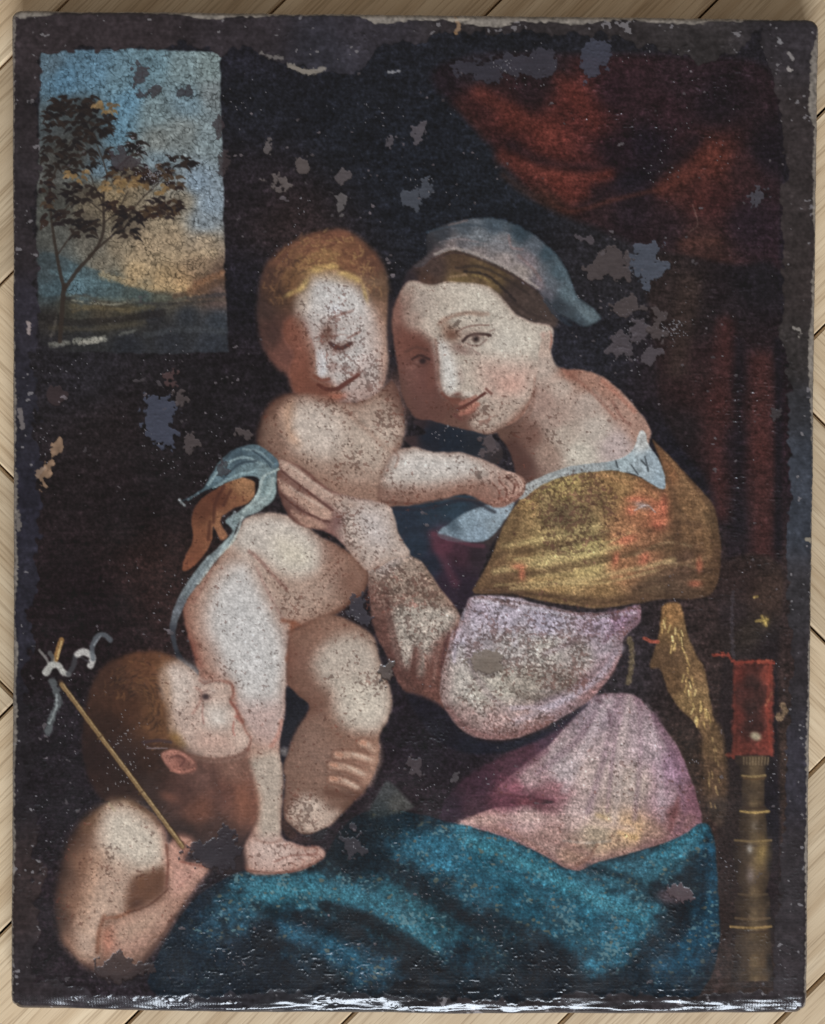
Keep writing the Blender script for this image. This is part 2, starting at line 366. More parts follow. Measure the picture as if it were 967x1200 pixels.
shape([(481,329),(502,334),(531,331),(560,333),(581,341),(593,356),(605,368),(620,376),(645,383),(648,398),(643,420),(632,448),(616,486),(594,501),(572,509),(545,507),(512,499),(488,490),(473,466),(466,430),(461,398),(459,374),(465,350)],
 [(470,365,128,92,84),(480,400,116,76,68),(490,440,106,70,66),(500,480,100,68,63),(540,500,106,76,68),(580,500,124,92,82),(620,470,150,114,102),(530,350,158,134,120),(640,400,180,140,126)], soft=2.4, name=WF, flesh=.25)
lit([(474,326),(502,330),(532,328),(562,333),(585,348),(602,366),(626,374),(654,380),(648,400),(642,418),(634,434),(626,460),(611,481),(591,495),(571,504),(556,499),(554,488),(560,474),(546,467),(532,467),(521,461),(515,446),(512,420),(506,402),(494,391),(479,384),(474,362)], (184,173,164), 4.0, 1, .30)
lit([(515,340),(545,334),(575,342),(596,360),(620,378),(634,392),(624,420),(600,432),(575,420),(566,410),(580,400),(578,386),(560,376),(535,374),(516,366)], (203,197,188), 9, .85, .16)
lit([(512,404),(522,400),(530,414),(536,434),(538,450),(530,460),(521,457),(516,440)], (206,205,205), 4, .95, .22)
lit([(566,424),(600,424),(626,432),(620,452),(604,466),(580,466),(566,448)], (200,162,152), 9, .75)
lit([(560,478),(580,474),(606,470),(592,490),(570,500),(556,495)], (176,156,146), 5, .8, .6)
cblob(590,400,22,18,(204,200,194),.6); cblob(560,350,26,10,(206,200,190),.55,10); cblob(495,352,16,16,(164,150,144),.6); cblob(486,372,10,10,(150,124,116),.5)
cblob(480,398,16,20,(112,70,62),.55); cblob(494,408,12,10,(100,62,54),.6); cblob(500,446,13,24,(108,70,66),.5); cblob(482,440,12,16,(120,84,78),.5); cblob(516,484,20,10,(98,66,60),.6); cblob(490,470,14,16,(102,70,66),.5)
cblob(528,391,9,8,(122,86,70),.75); cblob(522,382,6,8,(140,104,88),.5); cblob(543,412,14,4.5,(136,110,106),.65,12); cblob(537,404,8,4,(128,100,94),.5)
for pts, w, c, a, sf in [
   ([(516,376),(530,370),(548,367),(566,370)],4,(160,132,118),.45,2.4),
   ([(535,389),(546,383.5),(558,381),(573,381)],2.0,(128,100,94),.75,.9),
   ([(542,399),(547,395),(555,392),(568,392),(574,393)],3.0,(80,62,60),.85,1.2),
   ([(546,402),(554,405),(562,404.5),(570,398)],2.0,(126,100,96),.7,1.0),
   ([(574,388),(580,386)],1.6,(136,108,102),.5,.9),
   ([(550,407),(562,415)],1.8,(128,100,98),.5,1.1),
   ([(510,398),(513,420),(514,444),(518,460)],3,(126,86,74),.35,1.8),
   ([(518,461),(526,467),(538,468)],4,(104,60,52),.8,1.6),
   ([(530,470),(540,473),(546,470)],5,(122,72,62),.6,2.2),
   ([(535,479),(541,477),(550,473),(560,467),(569,460)],2.6,(104,60,54),.75,1.1),
   ([(540,481),(548,479),(556,473)],6.0,(178,124,108),.75,2.6),
   ([(538,474),(546,471),(556,466)],3.0,(176,124,110),.6,1.4),
   ([(543,484),(550,485),(558,480)],2.6,(120,76,68),.65,1.3),
   ([(544,461),(552,463)],6,(204,196,190),.8,2.4),
   ([(570,456),(576,461)],3.4,(104,62,56),.75,1.3),
   ([(533,486),(540,491)],4,(98,56,54),.6,1.8),
   ([(628,444),(625,464),(612,484),(596,498)],3.4,(140,98,86),.6,2.0),
   ([(486,419),(494,416),(502,420)],2.6,(70,46,46),.7,1.1),
   ([(478,431),(486,430)],4,(150,106,98),.55,2.0),
   ([(637,392),(641,404),(635,416)],6,(206,166,156),.65,2.6),([(645,388),(646,402),(640,418)],2.2,(150,94,82),.6,1)]:
    stroke(pts, w, c, a, soft=sf, rough=.4)
for x, y, rx, ry, c, a, ag in [(493,421,13,8,(92,60,54),.35,5),(554,393,20,8,(150,122,112),.38,0),(531,393,8,7,(100,68,58),.7,0),(540,408,10,4,(118,90,84),.5,10),(532,470,12,5,(110,70,60),.6,-10),(549,489,12,3.4,(112,76,68),.7,-18),(563,493,9,5,(186,168,158),.6,-20),(540,440,4,10,(170,148,140),.5,-10),(536,462,5,2.6,(92,56,50),.8,-10),
   (506,440,6,22,(112,72,64),.6,4),(600,452,16,10,(204,158,146),.45,0),(610,484,16,7,(140,104,92),.5,-35),(478,352,8,20,(118,84,76),.5,10),(524,352,20,14,(182,168,158),.4,0)]:
    cblob(x, y, rx, ry, c, a, ag)
for pts, w, c, a, sf in [([(514,380),(530,371),(550,366),(572,368)],4.5,(134,104,92),.5,2.2),([(511,398),(513,424),(514,446),(519,460)],3,(112,74,66),.3,2.0),([(536,480),(545,476),(556,469),(568,461)],3.4,(88,48,44),.85,1.2),([(540,485),(550,482),(560,474)],5,(174,112,98),.7,2.0),([(540,473),(548,469),(558,464)],3.6,(160,106,94),.65,1.5),([(476,412),(488,407),(502,411)],3.4,(84,56,52),.6,1.6),([(543,400),(548,394.5),(556,391.5),(568,391.5),(575,393)],3.2,(58,42,42),.85,1.1)]:
    stroke(pts, w, c, a, soft=sf, rough=.4)
stroke([(483,421),(492,416.5),(503,421)], 2.6, (60,40,40), .85, soft=1.0); stroke([(486,427),(495,429.5),(503,425)], 1.8, (88,58,54), .7, soft=1.0); blob(489,424,3,2.2,(128,96,90),.6); blob(495.5,423,4.2,3.8,(46,33,36),.95,0,1.8); blob(558,397,5.0,4.8,(72,56,54),.95,0,2); blob(558,397,2.2,2.4,(40,32,34),.9,0,2); blob(556.4,394.6,1.0,1.0,(150,145,145),.6); blob(566,397.5,3,2,(160,148,144),.5); blob(549,399,2.4,2,(150,134,130),.5); blob(558,392,10,3,(130,106,100),.45,4)
# neck and chest
fill([(645,387),(644,405),(649,422),(658,431),(684,434),(707,442),(730,460),(742,474),(758,494),(763,512),(752,532),(716,550),(670,554),(632,566),(608,580),(604,556),(598,530),(582,506),(594,500),(612,489),(624,464),(630,430),(634,400)],
 [(640,430,182,166,158),(660,452,184,168,160),(634,472,162,136,128),(650,492,164,142,134),(620,512,116,86,78),(612,545,84,58,54),(600,525,82,57,53),(640,532,150,126,116),(690,472,180,164,157),(700,502,187,177,170),(680,532,193,187,178),
  (722,522,182,167,168),(712,455,164,124,110),(732,480,172,138,126),(752,502,168,134,122),(668,438,144,100,86),(690,446,160,122,108),(590,505,100,74,66),(640,405,184,164,154),(660,510,178,165,156)], soft=2, name=WF, s=7, flesh=.3, tex=.06)
for pts, w, c, a in [([(660,433),(690,456),(722,490)],4,(140,92,80),.45),([(718,470),(728,488),(738,498)],3,(120,80,72),.6),([(706,446),(724,462),(744,482)],5,(170,110,94),.5),([(628,455),(622,480),(612,498)],5,(126,94,84),.5)]:
    stroke(pts, w, c, a, soft=2)
fill([(500,276),(520,264),(545,258),(580,256),(606,264),(628,277),(650,296),(666,320),(676,346),(696,362),(704,373),(688,383),(672,376),(654,366),(640,352),(628,338),(601,320),(566,303),(533,293),(508,301),(496,312),(486,312),(500,298)],
 [(500,290,52,52,62),(520,275,62,68,80),(545,268,84,98,112),(580,262,72,96,114),(610,272,50,80,98),(640,295,56,92,110),(655,320,70,104,120),(665,345,90,122,136),(690,368,96,126,138),(678,378,60,80,94),(655,358,58,72,86),(560,280,122,132,142),(590,285,140,136,142),(620,305,150,130,138),
  (510,300,118,92,92),(530,288,154,130,126),(560,296,168,144,140),(590,306,178,154,146),(612,318,182,158,144),(632,334,150,128,136),(640,346,100,98,112),(540,284,126,118,124),(630,290,96,110,126),(645,330,104,116,130)], soft=2, name=SF, s=5, tex=.22, ang=28)
for pts, w, c, a in [([(510,298),(533,291),(565,300),(600,317),(630,337)],3.4,(196,172,158),.75),([(508,304),(533,296),(565,305),(600,322),(628,340)],1.8,(60,46,46),.7),([(524,280),(550,276),(590,284)],2,(160,166,176),.5),([(515,284),(540,280),(570,286)],1.8,(176,150,150),.55),([(526,264),(548,258)],2,(150,116,110),.6),([(608,300),(622,312),(634,328)],4,(176,120,112),.4),([(596,276),(600,290),(612,292)],3,(176,124,120),.5),
    ([(500,272),(530,265),(560,264),(600,272)],2.5,(66,86,104),.6),([(668,348),(680,362),(694,370)],5,(120,150,162),.4),([(640,352),(652,368),(668,380)],6,(44,54,66),.6),([(650,300),(664,324),(672,346)],5,(96,134,152),.4)]:
    stroke(pts, w, c, a, soft=1.2, rough=1.0)

# ------------------------------------------------------------------ woman: bodice, chemise, shawl
BD = 'bodice'
fill([(455,585),(500,580),(560,580),(605,580),(598,610),(575,640),(560,680),(545,712),(520,705),(500,665),(480,650),(462,612)],
 [(480,605,36,46,60),(500,600,36,50,64),(530,595,40,58,72),(490,640,34,46,60),(505,660,34,40,54),(520,640,84,44,58),(540,650,66,40,52),(530,680,48,34,48),(545,690,40,30,42),(560,650,48,36,44),(575,625,60,50,50)], soft=2, name=BD, s=7, tex=.25)
fill([(500,508),(484,494),(500,492),(530,500),(575,512),(590,530),(578,546),(550,534),(510,530),(484,524),(474,512)],
 [(490,500,52,40,44),(500,510,28,34,46),(530,515,28,36,48),(560,520,30,36,46),(575,520,74,66,70),(585,535,50,42,44),(480,515,60,44,46)], soft=1.6, name=BD, s=6, tex=.2)
fill([(512,628),(528,612),(556,597),(602,586),(590,612),(572,632),(546,636)],
 [(520,624,120,146,162),(545,612,130,160,178),(570,602,142,170,188),(595,592,150,172,186),(560,625,130,158,178),(580,615,140,164,178),(530,615,74,100,118)], soft=1.6, name='chemise', s=6, tex=.14, ang=-25)
stroke([(507,626),(514,644),(524,664),(534,684)], 9, (98,54,68), .55, soft=4.5)
stroke([(508,626),(530,632),(550,638),(566,640)], 5, (98,52,66), .7, soft=2)
SH = 'shawl'
fill([(612,582),(632,566),(670,553),(716,550),(751,560),(778,570),(774,540),(764,514),(780,530),(796,546),(820,573),(839,598),(845,648),(842,680),(832,697),(810,702),(777,702),(755,706),(725,710),(695,713),(641,705),(601,696),(556,695),(562,678),(574,656),(590,616)],
 [(640,588,132,108,66),(660,602,104,84,56),(680,612,122,99,60),(640,640,152,126,74),(690,640,172,151,84),(640,662,168,142,84),(612,650,124,94,54),(600,622,118,90,53),(582,670,114,82,50),(692,662,178,152,87),(730,630,158,106,64),(750,600,152,96,58),(770,602,164,90,56),
  (730,662,152,100,60),(760,650,140,92,58),(702,697,142,106,60),(640,692,152,116,64),(600,688,112,80,48),(790,640,106,76,48),(802,600,126,90,54),(820,622,116,82,50),(832,662,100,70,44),(790,690,92,68,50),(770,690,102,77,53),(782,560,134,88,50),(802,572,116,82,50),(660,572,158,132,70),(622,586,150,114,62),(800,655,88,62,46),(720,570,150,112,62),(700,585,128,100,60),(835,610,110,82,50)],
 soft=1.8, name=SH, s=7, tex=.2, ang=-8, flesh=.12, rim=(4,5,15,(66,46,32),.5))
for pts, w, c, a in [([(604,655),(650,652),(700,640),(738,625)],3,(186,162,96),.6),([(590,672),(650,670),(720,655),(775,640)],4,(112,84,52),.55),([(580,686),(640,682),(700,684),(770,668)],3,(182,154,92),.55),([(610,640),(640,625),(680,616)],3,(170,142,80),.5),([(618,588),(640,574),(675,560)],4,(184,160,86),.6),
   ([(560,690),(600,693),(650,700),(700,708),(760,700)],3,(88,62,42),.6),([(745,650),(780,636),(810,640)],2.5,(176,146,100),.5),([(745,668),(780,660),(815,664)],2.5,(170,140,96),.45),([(772,540),(790,580),(796,620),(790,650)],7,(92,64,42),.5),([(780,532),(806,566),(830,600)],4,(150,108,64),.5),([(600,690),(630,660),(640,640)],3,(120,88,52),.4),
   ([(790,590),(806,610),(815,640),(812,680)],6,(90,64,42),.5),([(652,646),(690,630),(712,622)],3,(192,170,104),.5)]:
    stroke(pts, w, c, a, soft=2, rough=1.2)
for pts, w, c, a, sf in [([(585,650),(640,642),(712,626)],7,(86,62,40),.55,3.5),([(590,640),(640,631),(704,616)],6,(188,164,98),.5,3),([(573,682),(640,668),(720,652),(784,640)],7,(92,66,42),.6,3.5),([(580,670),(640,657),(724,641)],7,(190,166,100),.55,3.5),([(600,690),(660,683),(730,670),(790,656)],6,(178,150,92),.55,3),([(566,693),(640,697),(700,704),(760,698)],6,(80,56,38),.55,3),
    ([(742,690),(790,677),(832,668)],7,(74,52,38),.6,3.5),([(736,678),(786,664),(828,654)],4,(150,116,76),.5,2.5),([(760,622),(800,613),(828,618)],6,(80,56,38),.5,3),([(774,572),(790,610),(800,660)],8,(84,58,38),.5,4),([(800,560),(822,600),(832,650)],6,(140,102,62),.45,3.5),([(610,600),(596,630),(576,664)],7,(92,68,42),.5,4),([(626,590),(610,625),(596,655)],5,(158,126,74),.45,3),([(700,556),(742,568),(772,584)],5,(160,112,64),.5,3)]:
    stroke(pts, w, c, a, soft=sf, rough=1.2)
for x, y, rx, ry, ag in [(778,592,5,13,0),(772,615,8,6,0),(735,632,13,6,-12),(608,664,9,4,0),(612,672,4,8,0),(755,655,6,9,25),(722,655,4,8,15),(820,662,4,9,0),(745,585,12,4,0),(740,598,6,6,0),(815,684,8,4,0)]:
    blob(x, y, rx, ry, (196,98,64), .62, ag, 1.3)
blob(752,592,9,4,(150,142,150),.6,15); stroke([(744,598),(758,592),(768,600)], 2, (170,160,160), .6)
fill([(608,582),(614,570),(634,559),(670,546),(716,540),(740,530),(750,506),(757,508),(762,524),(774,542),(780,572),(762,566),(748,557),(716,551),(670,556),(634,569),(614,584)],
 [(620,572,176,178,174),(650,556,170,176,174),(690,546,160,168,168),(730,540,156,178,184),(750,550,160,180,188),(752,515,196,196,190),(765,540,150,172,184),(775,565,150,176,190)], soft=1.3, name='chemise', s=5, tex=.2)
for pts in [[(740,545),(748,556)],[(756,535),(760,552)],[(722,540),(724,548)],[(752,540),(757,545)]]: stroke(pts, 2, (52,60,66), .8)

# scarf tail
fill([(776,712),(790,706),(799,712),(807,747),(818,770),(826,785),(832,820),(840,860),(828,868),(813,846),(795,828),(784,812),(774,784),(762,780),(772,745)],
 [(785,720,140,98,50),(800,745,110,82,46),(785,770,92,66,42),(815,780,118,86,50),(790,800,98,70,42),(810,820,128,98,56),(825,840,120,90,52),(830,860,96,70,44)], soft=2, name=SH, s=7, tex=.25, ang=70)
for i in range(46):
    t = rl.random(); x = 782 + 46 * t + rl.uniform(-9, 9); y = 722 + 130 * t + rl.uniform(-8, 8)
    if .33 < t < .55 and x < 800: continue
    stroke([(x, y), (x + rl.uniform(-3, 3), y + rl.uniform(5, 11))], 2.0, rl.choice([(196,160,82),(212,182,104),(170,134,66)]), .8, soft=.8)
stroke([(755,748),(764,752),(771,752)], 4, (178,80,56), .8)
fill([(824,862),(842,850),(852,900),(850,960),(838,965),(826,930)], [(835,880,98,72,44),(840,920,86,62,42),(845,950,60,46,38),(830,900,80,58,40)], soft=5, s=8, tex=.4, ang=80, name=SH)
for i in range(18):
    x = 836 + rl.uniform(-6, 8); y = 860 + rl.uniform(0, 90); stroke([(x, y), (x + 1, y + 5)], 1.6, (150,118,66), .6)

# ------------------------------------------------------------------ skirt, dark fold, mantle
fill([(515,958),(540,915),(600,880),(650,852),(692,826),(660,868),(620,900),(590,925),(640,940),(570,955),(540,966)],
 [(530,950,46,34,44),(560,920,58,38,48),(610,890,76,48,58),(650,865,70,50,62),(590,935,92,54,64),(620,938,98,58,64),(555,950,60,40,48)], soft=4, s=8, tex=.25, ang=-35, name='skirt')
fill([(537,966),(574,949),(612,944),(649,940),(615,934),(582,928),(600,908),(641,876),(668,846),(692,818),(716,812),(741,814),(758,828),(780,855),(798,882),(816,932),(822,966),(798,982),(768,992),(701,1012),(672,1022),(646,1008),(623,996),(574,977)],
 [(700,840,146,128,134),(740,830,150,130,134),(720,872,167,147,146),(760,870,167,147,150),(792,900,150,120,136),(812,942,136,96,106),(802,964,142,106,106),(660,902,168,152,152),(622,910,152,126,126),(690,910,172,152,146),(740,920,170,152,142),
  (650,930,140,98,102),(602,928,134,82,92),(630,939,110,68,74),(622,956,175,147,142),(560,966,162,126,118),(680,950,175,152,147),(702,972,172,152,130),(742,978,186,152,116),(672,1008,146,114,98),(722,992,170,140,114),(782,940,162,136,142),(789,950,108,72,72),(640,985,150,120,112),(760,985,150,118,104)],
 soft=1.8, name='skirt', s=7, tex=.16, ang=-70, flesh=.28, rim=(5,2,13,(96,62,72),.45))
for pts, w, c, a in [([(735,820),(722,860),(716,910),(712,950)],5,(140,112,122),.4),([(765,838),(775,880),(782,930)],5,(132,104,116),.4),([(702,835),(680,880),(655,915)],4,(190,174,174),.4),([(745,826),(748,880),(738,930)],4,(190,172,168),.4),([(796,935),(790,955),(786,972)],6,(112,70,70),.6),
    ([(700,990),(690,1005),(676,1014)],4,(110,76,62),.6),([(590,972),(615,985),(640,1000)],6,(140,104,92),.5),([(700,820),(712,830),(716,850)],4,(80,58,66),.6),([(582,930),(615,934),(650,939)],4,(90,50,58),.6),([(726,975),(746,982)],6,(208,168,112),.5),([(700,955),(716,962)],5,(200,166,116),.4),([(660,985),(690,988),(715,985)],2,(150,146,140),.5)]:
    stroke(pts, w, c, a, soft=2.2, rough=1.2)
for pts, w, c, a, sf in [([(700,836),(672,872),(630,906)],8,(124,100,108),.5,4),([(712,822),(690,870),(662,926)],9,(186,170,170),.5,4.5),([(726,818),(710,880),(690,950)],7,(126,102,110),.55,4),([(738,818),(728,880),(720,962)],9,(190,172,166),.5,4.5),([(748,822),(750,890),(744,960)],6,(128,104,112),.5,3.5),([(758,830),(772,890),(776,960)],8,(182,162,166),.45,4),([(768,838),(790,890),(802,950)],7,(112,84,98),.55,4),
    ([(540,966),(600,958),(680,962),(740,972)],10,(188,160,150),.45,5),([(575,972),(640,984),(690,1000)],7,(130,98,92),.5,4),([(640,880),(610,904),(590,924)],7,(100,66,76),.6,4),([(812,925),(806,950),(792,975)],6,(110,76,86),.5,3.5)]:
    stroke(pts, w, c, a, soft=sf, rough=1.2)
MN = 'mantle'
shape([(176,1160),(190,1110),(218,1066),(246,1040),(288,1020),(330,1024),(356,1018),(380,1004),(398,975),(425,953),(470,950),(534,966),(574,976),(623,996),(672,1021),(701,1011),(768,992),(800,980),(822,966),(836,980),(842,1060),(842,1110),(826,1156),(780,1172),(500,1176),(250,1176)],
 [(250,1100,24,36,48),(400,970,20,30,38),(420,1090,18,26,34),(500,1150,17,24,32),(640,1150,18,26,35),(600,1080,20,44,56),(800,1060,18,34,44),(830,1140,20,34,46),(480,1000,22,44,56),(330,1140,20,28,38)], soft=1.8, name=MN, tex=.25, s=30, ang=18, flesh=0)
for pts, c, sf, a in [
  ([(530,970),(574,978),(623,998),(672,1024),(720,1046),(770,1062),(766,1082),(744,1112),(720,1132),(690,1138),(668,1120),(636,1096),(600,1078),(560,1062),(520,1036),(500,1004)],(28,88,108),8,.95),
  ([(536,972),(600,994),(660,1024),(720,1050),(768,1064),(750,1076),(700,1064),(650,1042),(600,1016),(550,994)],(52,130,148),6,.75),
  ([(690,1096),(720,1084),(752,1080),(738,1112),(712,1130),(690,1124)],(36,104,126),8,.8),
  ([(700,1013),(770,993),(822,968),(828,984),(802,1010),(776,1034),(764,1052),(724,1042),(688,1026)],(46,98,114),6,.95),
  ([(780,990),(822,970),(826,984),(796,1008),(774,1012)],(44,120,140),6,.7),
  ([(828,984),(842,1000),(842,1100),(806,1140),(772,1150),(762,1122),(796,1092),(820,1052)],(24,74,98),9,.9),
  ([(282,1030),(340,1026),(400,1030),(452,1040),(492,1062),(522,1100),(516,1126),(482,1112),(440,1088),(400,1068),(360,1062),(312,1070),(270,1086),(254,1076)],(38,98,116),8,.95),
  ([(300,1034),(360,1032),(420,1040),(400,1052),(350,1052),(306,1056)],(52,122,140),8,.7),
  ([(462,990),(490,978),(530,976),(546,1000),(532,1022),(492,1022),(466,1008)],(40,108,132),7,.9),
  ([(330,1082),(380,1094),(432,1114),(462,1140),(424,1152),(380,1128),(340,1110)],(30,84,108),9,.85),
  ([(226,1096),(250,1072),(282,1062),(288,1082),(264,1104),(240,1110)],(36,72,92),8,.75),
  ([(520,1050),(560,1078),(600,1100),(580,1124),(546,1104),(524,1080)],(26,72,88),10,.7),
  ([(520,1110),(560,1126),(552,1148),(516,1144)],(20,58,76),8,.7),
  ([(440,1040),(480,1044),(520,1070),(530,1096),(500,1086),(470,1064)],(46,106,118),8,.6)]:
    lit(pts, c, sf, a, rough=6, tex=.2)
SM[:] = 1
for pts, w, c, a in [([(540,972),(600,992),(660,1026),(720,1056),(768,1066)],9,(54,128,148),.55),([(380,1062),(430,1078),(470,1100),(510,1124)],16,(14,18,24),.7),([(690,1016),(740,1030),(766,1052)],6,(16,36,46),.6),([(770,1044),(790,1058),(800,1080),(790,1096)],20,(14,18,26),.6),([(384,1024),(440,1008),(500,1036),(540,1068)],10,(14,26,34),.5),
    ([(290,1036),(340,1030),(400,1040),(450,1050),(490,1090)],12,(52,112,130),.35),([(300,1100),(360,1120),(400,1150)],14,(14,18,24),.5),([(230,1090),(262,1070),(280,1060)],6,(60,100,122),.35),([(262,1078),(266,1096)],8,(12,18,24),.5),([(540,1075),(600,1085),(650,1110),(670,1130)],16,(14,22,30),.5),([(700,1124),(745,1104),(762,1076)],6,(40,110,130),.4),
    ([(820,972),(800,1000),(770,1010)],5,(60,118,136),.4),([(826,1000),(824,1050),(818,1080)],8,(16,28,38),.5)]:
    stroke(pts, w, c, a, soft=4, rough=2.5)
for pts, w, c, a, sf in [([(300,1042),(380,1046),(450,1064),(512,1112)],10,(58,128,144),.5,6),([(480,1036),(540,1072),(620,1122),(664,1142)],16,(12,22,30),.6,8),([(540,984),(620,1014),(700,1056),(754,1078)],9,(60,138,154),.5,6),([(600,1042),(660,1080),(704,1122)],12,(14,40,52),.5,7),([(570,1016),(640,1060),(690,1106)],9,(44,112,130),.45,6),([(420,1076),(500,1130),(540,1150)],14,(12,18,24),.55,8),([(330,1092),(390,1106),(440,1136)],8,(46,108,132),.45,6),([(300,1062),(350,1076),(410,1100)],10,(14,26,34),.5,6),([(820,972),(790,1000),(760,1030)],7,(56,122,140),.4,5),([(700,1018),(740,1034),(764,1054)],7,(14,36,46),.5,4)]:
    stroke(pts, w, c, a, soft=sf, rough=2.0)
blob(786,1051,17,9,(84,70,76),.9,8,2); blob(452,944,22,9,(84,86,84),.55,-14,1.5)
fill([(433,958),(446,925),(456,916),(478,938),(486,946),(470,952)], [(450,930,70,74,74),(465,942,78,78,74),(445,948,44,52,54)], soft=2.5, alpha=.8, s=6)

# ------------------------------------------------------------------ woman's sleeve
SL = 'sleeve'
shape([(431,668),(442,658),(460,650),(479,651),(494,658),(506,676),(521,696),(538,719),(546,740),(536,790),(528,832),(505,824),(472,808),(454,770),(438,738),(433,704)],
 [(445,700,118,84,74),(450,740,98,64,56),(462,775,90,57,51),(485,805,92,58,50),(508,800,104,66,57),(520,760,108,70,62),(505,690,130,98,80),(470,670,150,124,108)], soft=2, name=SL, flesh=.2, tex=.16, ang=75)
lit([(434,668),(458,652),(480,652),(496,662),(508,684),(522,704),(500,712),(470,714),(452,706),(440,690)], (154,132,116), 5, .8, 1.0)
lit([(438,664),(456,654),(470,656),(462,668),(446,676)], (178,160,152), 4, .8, .4)
lit([(462,712),(487,708),(513,709),(536,720),(528,738),(513,751),(503,768),(493,790),(493,768),(487,760),(477,782),(467,763),(461,738)], (176,164,150), 4.0, .9, .55)
for pts, w, c, a in [([(487,760),(484,780),(486,800)],5,(92,56,48),.6),([(500,770),(502,795),(498,815)],5,(124,80,68),.5),([(520,744),(512,770),(508,800)],4,(146,108,96),.5),([(526,742),(520,765),(517,790)],3,(84,52,52),.7),([(531,740),(526,765),(523,782)],3.2,(170,150,158),.6),([(536,735),(532,756),(528,776)],2.6,(98,64,70),.6),
   ([(452,690),(456,720),(464,752),(474,790)],5,(84,54,48),.5),([(433,670),(446,660),(464,652),(481,653)],3,(196,172,160),.8),([(478,742),(492,752),(500,742)],3,(130,108,98),.35)]:
    stroke(pts, w, c, a, soft=1.6, rough=1.0)
fill([(555,699),(600,699),(627,707),(681,718),(722,716),(749,709),(749,730),(732,747),(725,775),(696,816),(649,846),(609,864),(574,867),(541,856),(520,828),(516,800),(526,760),(540,734),(546,712)],
 [(560,710,172,156,168),(590,720,174,161,173),(640,730,167,156,170),(700,730,167,146,162),(736,726,156,124,146),(640,760,184,173,162),(600,760,172,161,156),(560,760,162,149,152),(570,781,104,92,87),(680,770,167,153,146),(710,760,167,149,156),(716,780,162,131,136),
  (660,800,138,122,112),(620,800,150,137,124),(590,800,178,167,152),(560,810,178,167,153),(540,800,175,164,153),(545,842,150,123,116),(580,852,172,140,134),(620,847,172,140,134),(660,827,167,146,152),(692,807,162,124,124),(545,742,178,167,178),(523,800,160,140,132)], soft=1.7, name=SL, s=6, tex=.12, ang=20, flesh=.62, rim=(0,6,14,(112,76,74),.5))
for pts, w, c, a in [([(545,715),(536,745),(532,775)],4,(186,172,184),.6),
    ([(556,703),(620,712),(680,724),(745,718)],3,(196,186,190),.5),([(560,700),(620,708),(690,720),(748,712)],2,(92,66,60),.6),([(588,706),(606,712)],4,(96,68,66),.6),([(590,786),(600,806),(622,818),(650,812),(676,796)],6,(90,76,66),.45),([(600,830),(650,826),(700,795),(722,762)],6,(184,170,186),.4),([(722,716),(722,735),(712,748)],5,(120,92,108),.5),
    ([(548,832),(580,846),(620,842)],5,(184,150,142),.35),([(560,790),(600,812)],5,(188,178,160),.4),([(724,770),(716,790),(692,812)],4,(176,124,120),.45)]:
    stroke(pts, w, c, a, soft=2, rough=1.0)
for pts, w, c, a, sf in [([(548,730),(552,770),(566,806),(596,834)],7,(134,112,112),.45,4),([(540,760),(546,806),(566,838)],8,(190,180,170),.45,4),([(742,724),(716,770),(672,806),(630,826)],7,(120,98,104),.5,4),([(728,760),(700,796),(650,826),(604,846)],8,(184,168,178),.45,4),([(572,706),(600,730),(604,756)],6,(186,176,188),.4,3.5),([(690,722),(672,750),(640,766)],7,(136,114,122),.45,4),([(524,830),(550,856),(590,864),(640,850)],6,(124,82,78),.55,3.5),([(715,716),(720,732),(708,752)],6,(118,88,104),.5,3)]:
    stroke(pts, w, c, a, soft=sf, rough=1.2)
stroke([(738,748),(741,770),(737,800)], 6, (120,102,70), .7, soft=2, rough=2)
fill([(516,826),(541,858),(574,870),(612,866),(652,848),(690,824),(660,852),(610,876),(560,884),(520,872),(490,840),(478,812)], [(520,850,26,24,34),(560,876,24,26,38),(620,868,28,30,42),(660,845,36,32,42)], soft=3, alpha=.85, s=8)

# ------------------------------------------------------------------ infant
IF = 'painted_infant'
# head: curly hair, shadowed cheek, lit face
shape([(302,350),(306,325),(314,306),(336,287),(363,274),(392,268),(413,273),(437,292),(450,311),(456,335),(457,370),(455,420),(448,456),(425,470),(395,472),(368,470),(345,462),(336,440),(322,430),(306,402),(301,372)],
 [(392,274,112,74,58),(360,284,116,78,60),(330,300,98,66,52),(312,325,74,52,44),(308,360,62,46,42),(318,390,66,46,42),(325,345,72,52,42),(345,330,104,74,52),(360,312,128,96,64),(385,304,134,100,68),(410,306,112,76,56),(432,308,92,62,50),(446,335,98,74,58),(448,370,116,88,72),(452,410,142,108,92),(440,450,140,106,94),
  (345,395,116,74,62),(350,430,120,78,66),(340,420,98,64,56),(385,462,112,74,62),(400,468,120,84,74)], soft=5, name=HR, flesh=0, tex=.22, s=7, ang=30)
for i in range(260):
    a = rl.uniform(-3.3, -.1); rr_ = rl.uniform(.5, .98)
    x = 379 + 72 * rr_ * math.cos(a); y = 348 + 78 * rr_ * math.sin(a); q = a + math.pi / 2 + rl.uniform(-.9, .9)
    L = rl.uniform(4, 10); u = rl.uniform(-3, 3)
    left = x < 352
    stroke([(x, y), (x + L * .5 * math.cos(q) + u, y + L * .5 * math.sin(q) - u), (x + L * math.cos(q), y + L * math.sin(q))], 2.0,
           rl.choice([(54,38,34),(60,42,36),(112,80,58),(130,96,66)] if left else [(150,112,78),(96,62,48),(124,86,62),(84,54,44),(164,130,86)]), .42, soft=1.0)
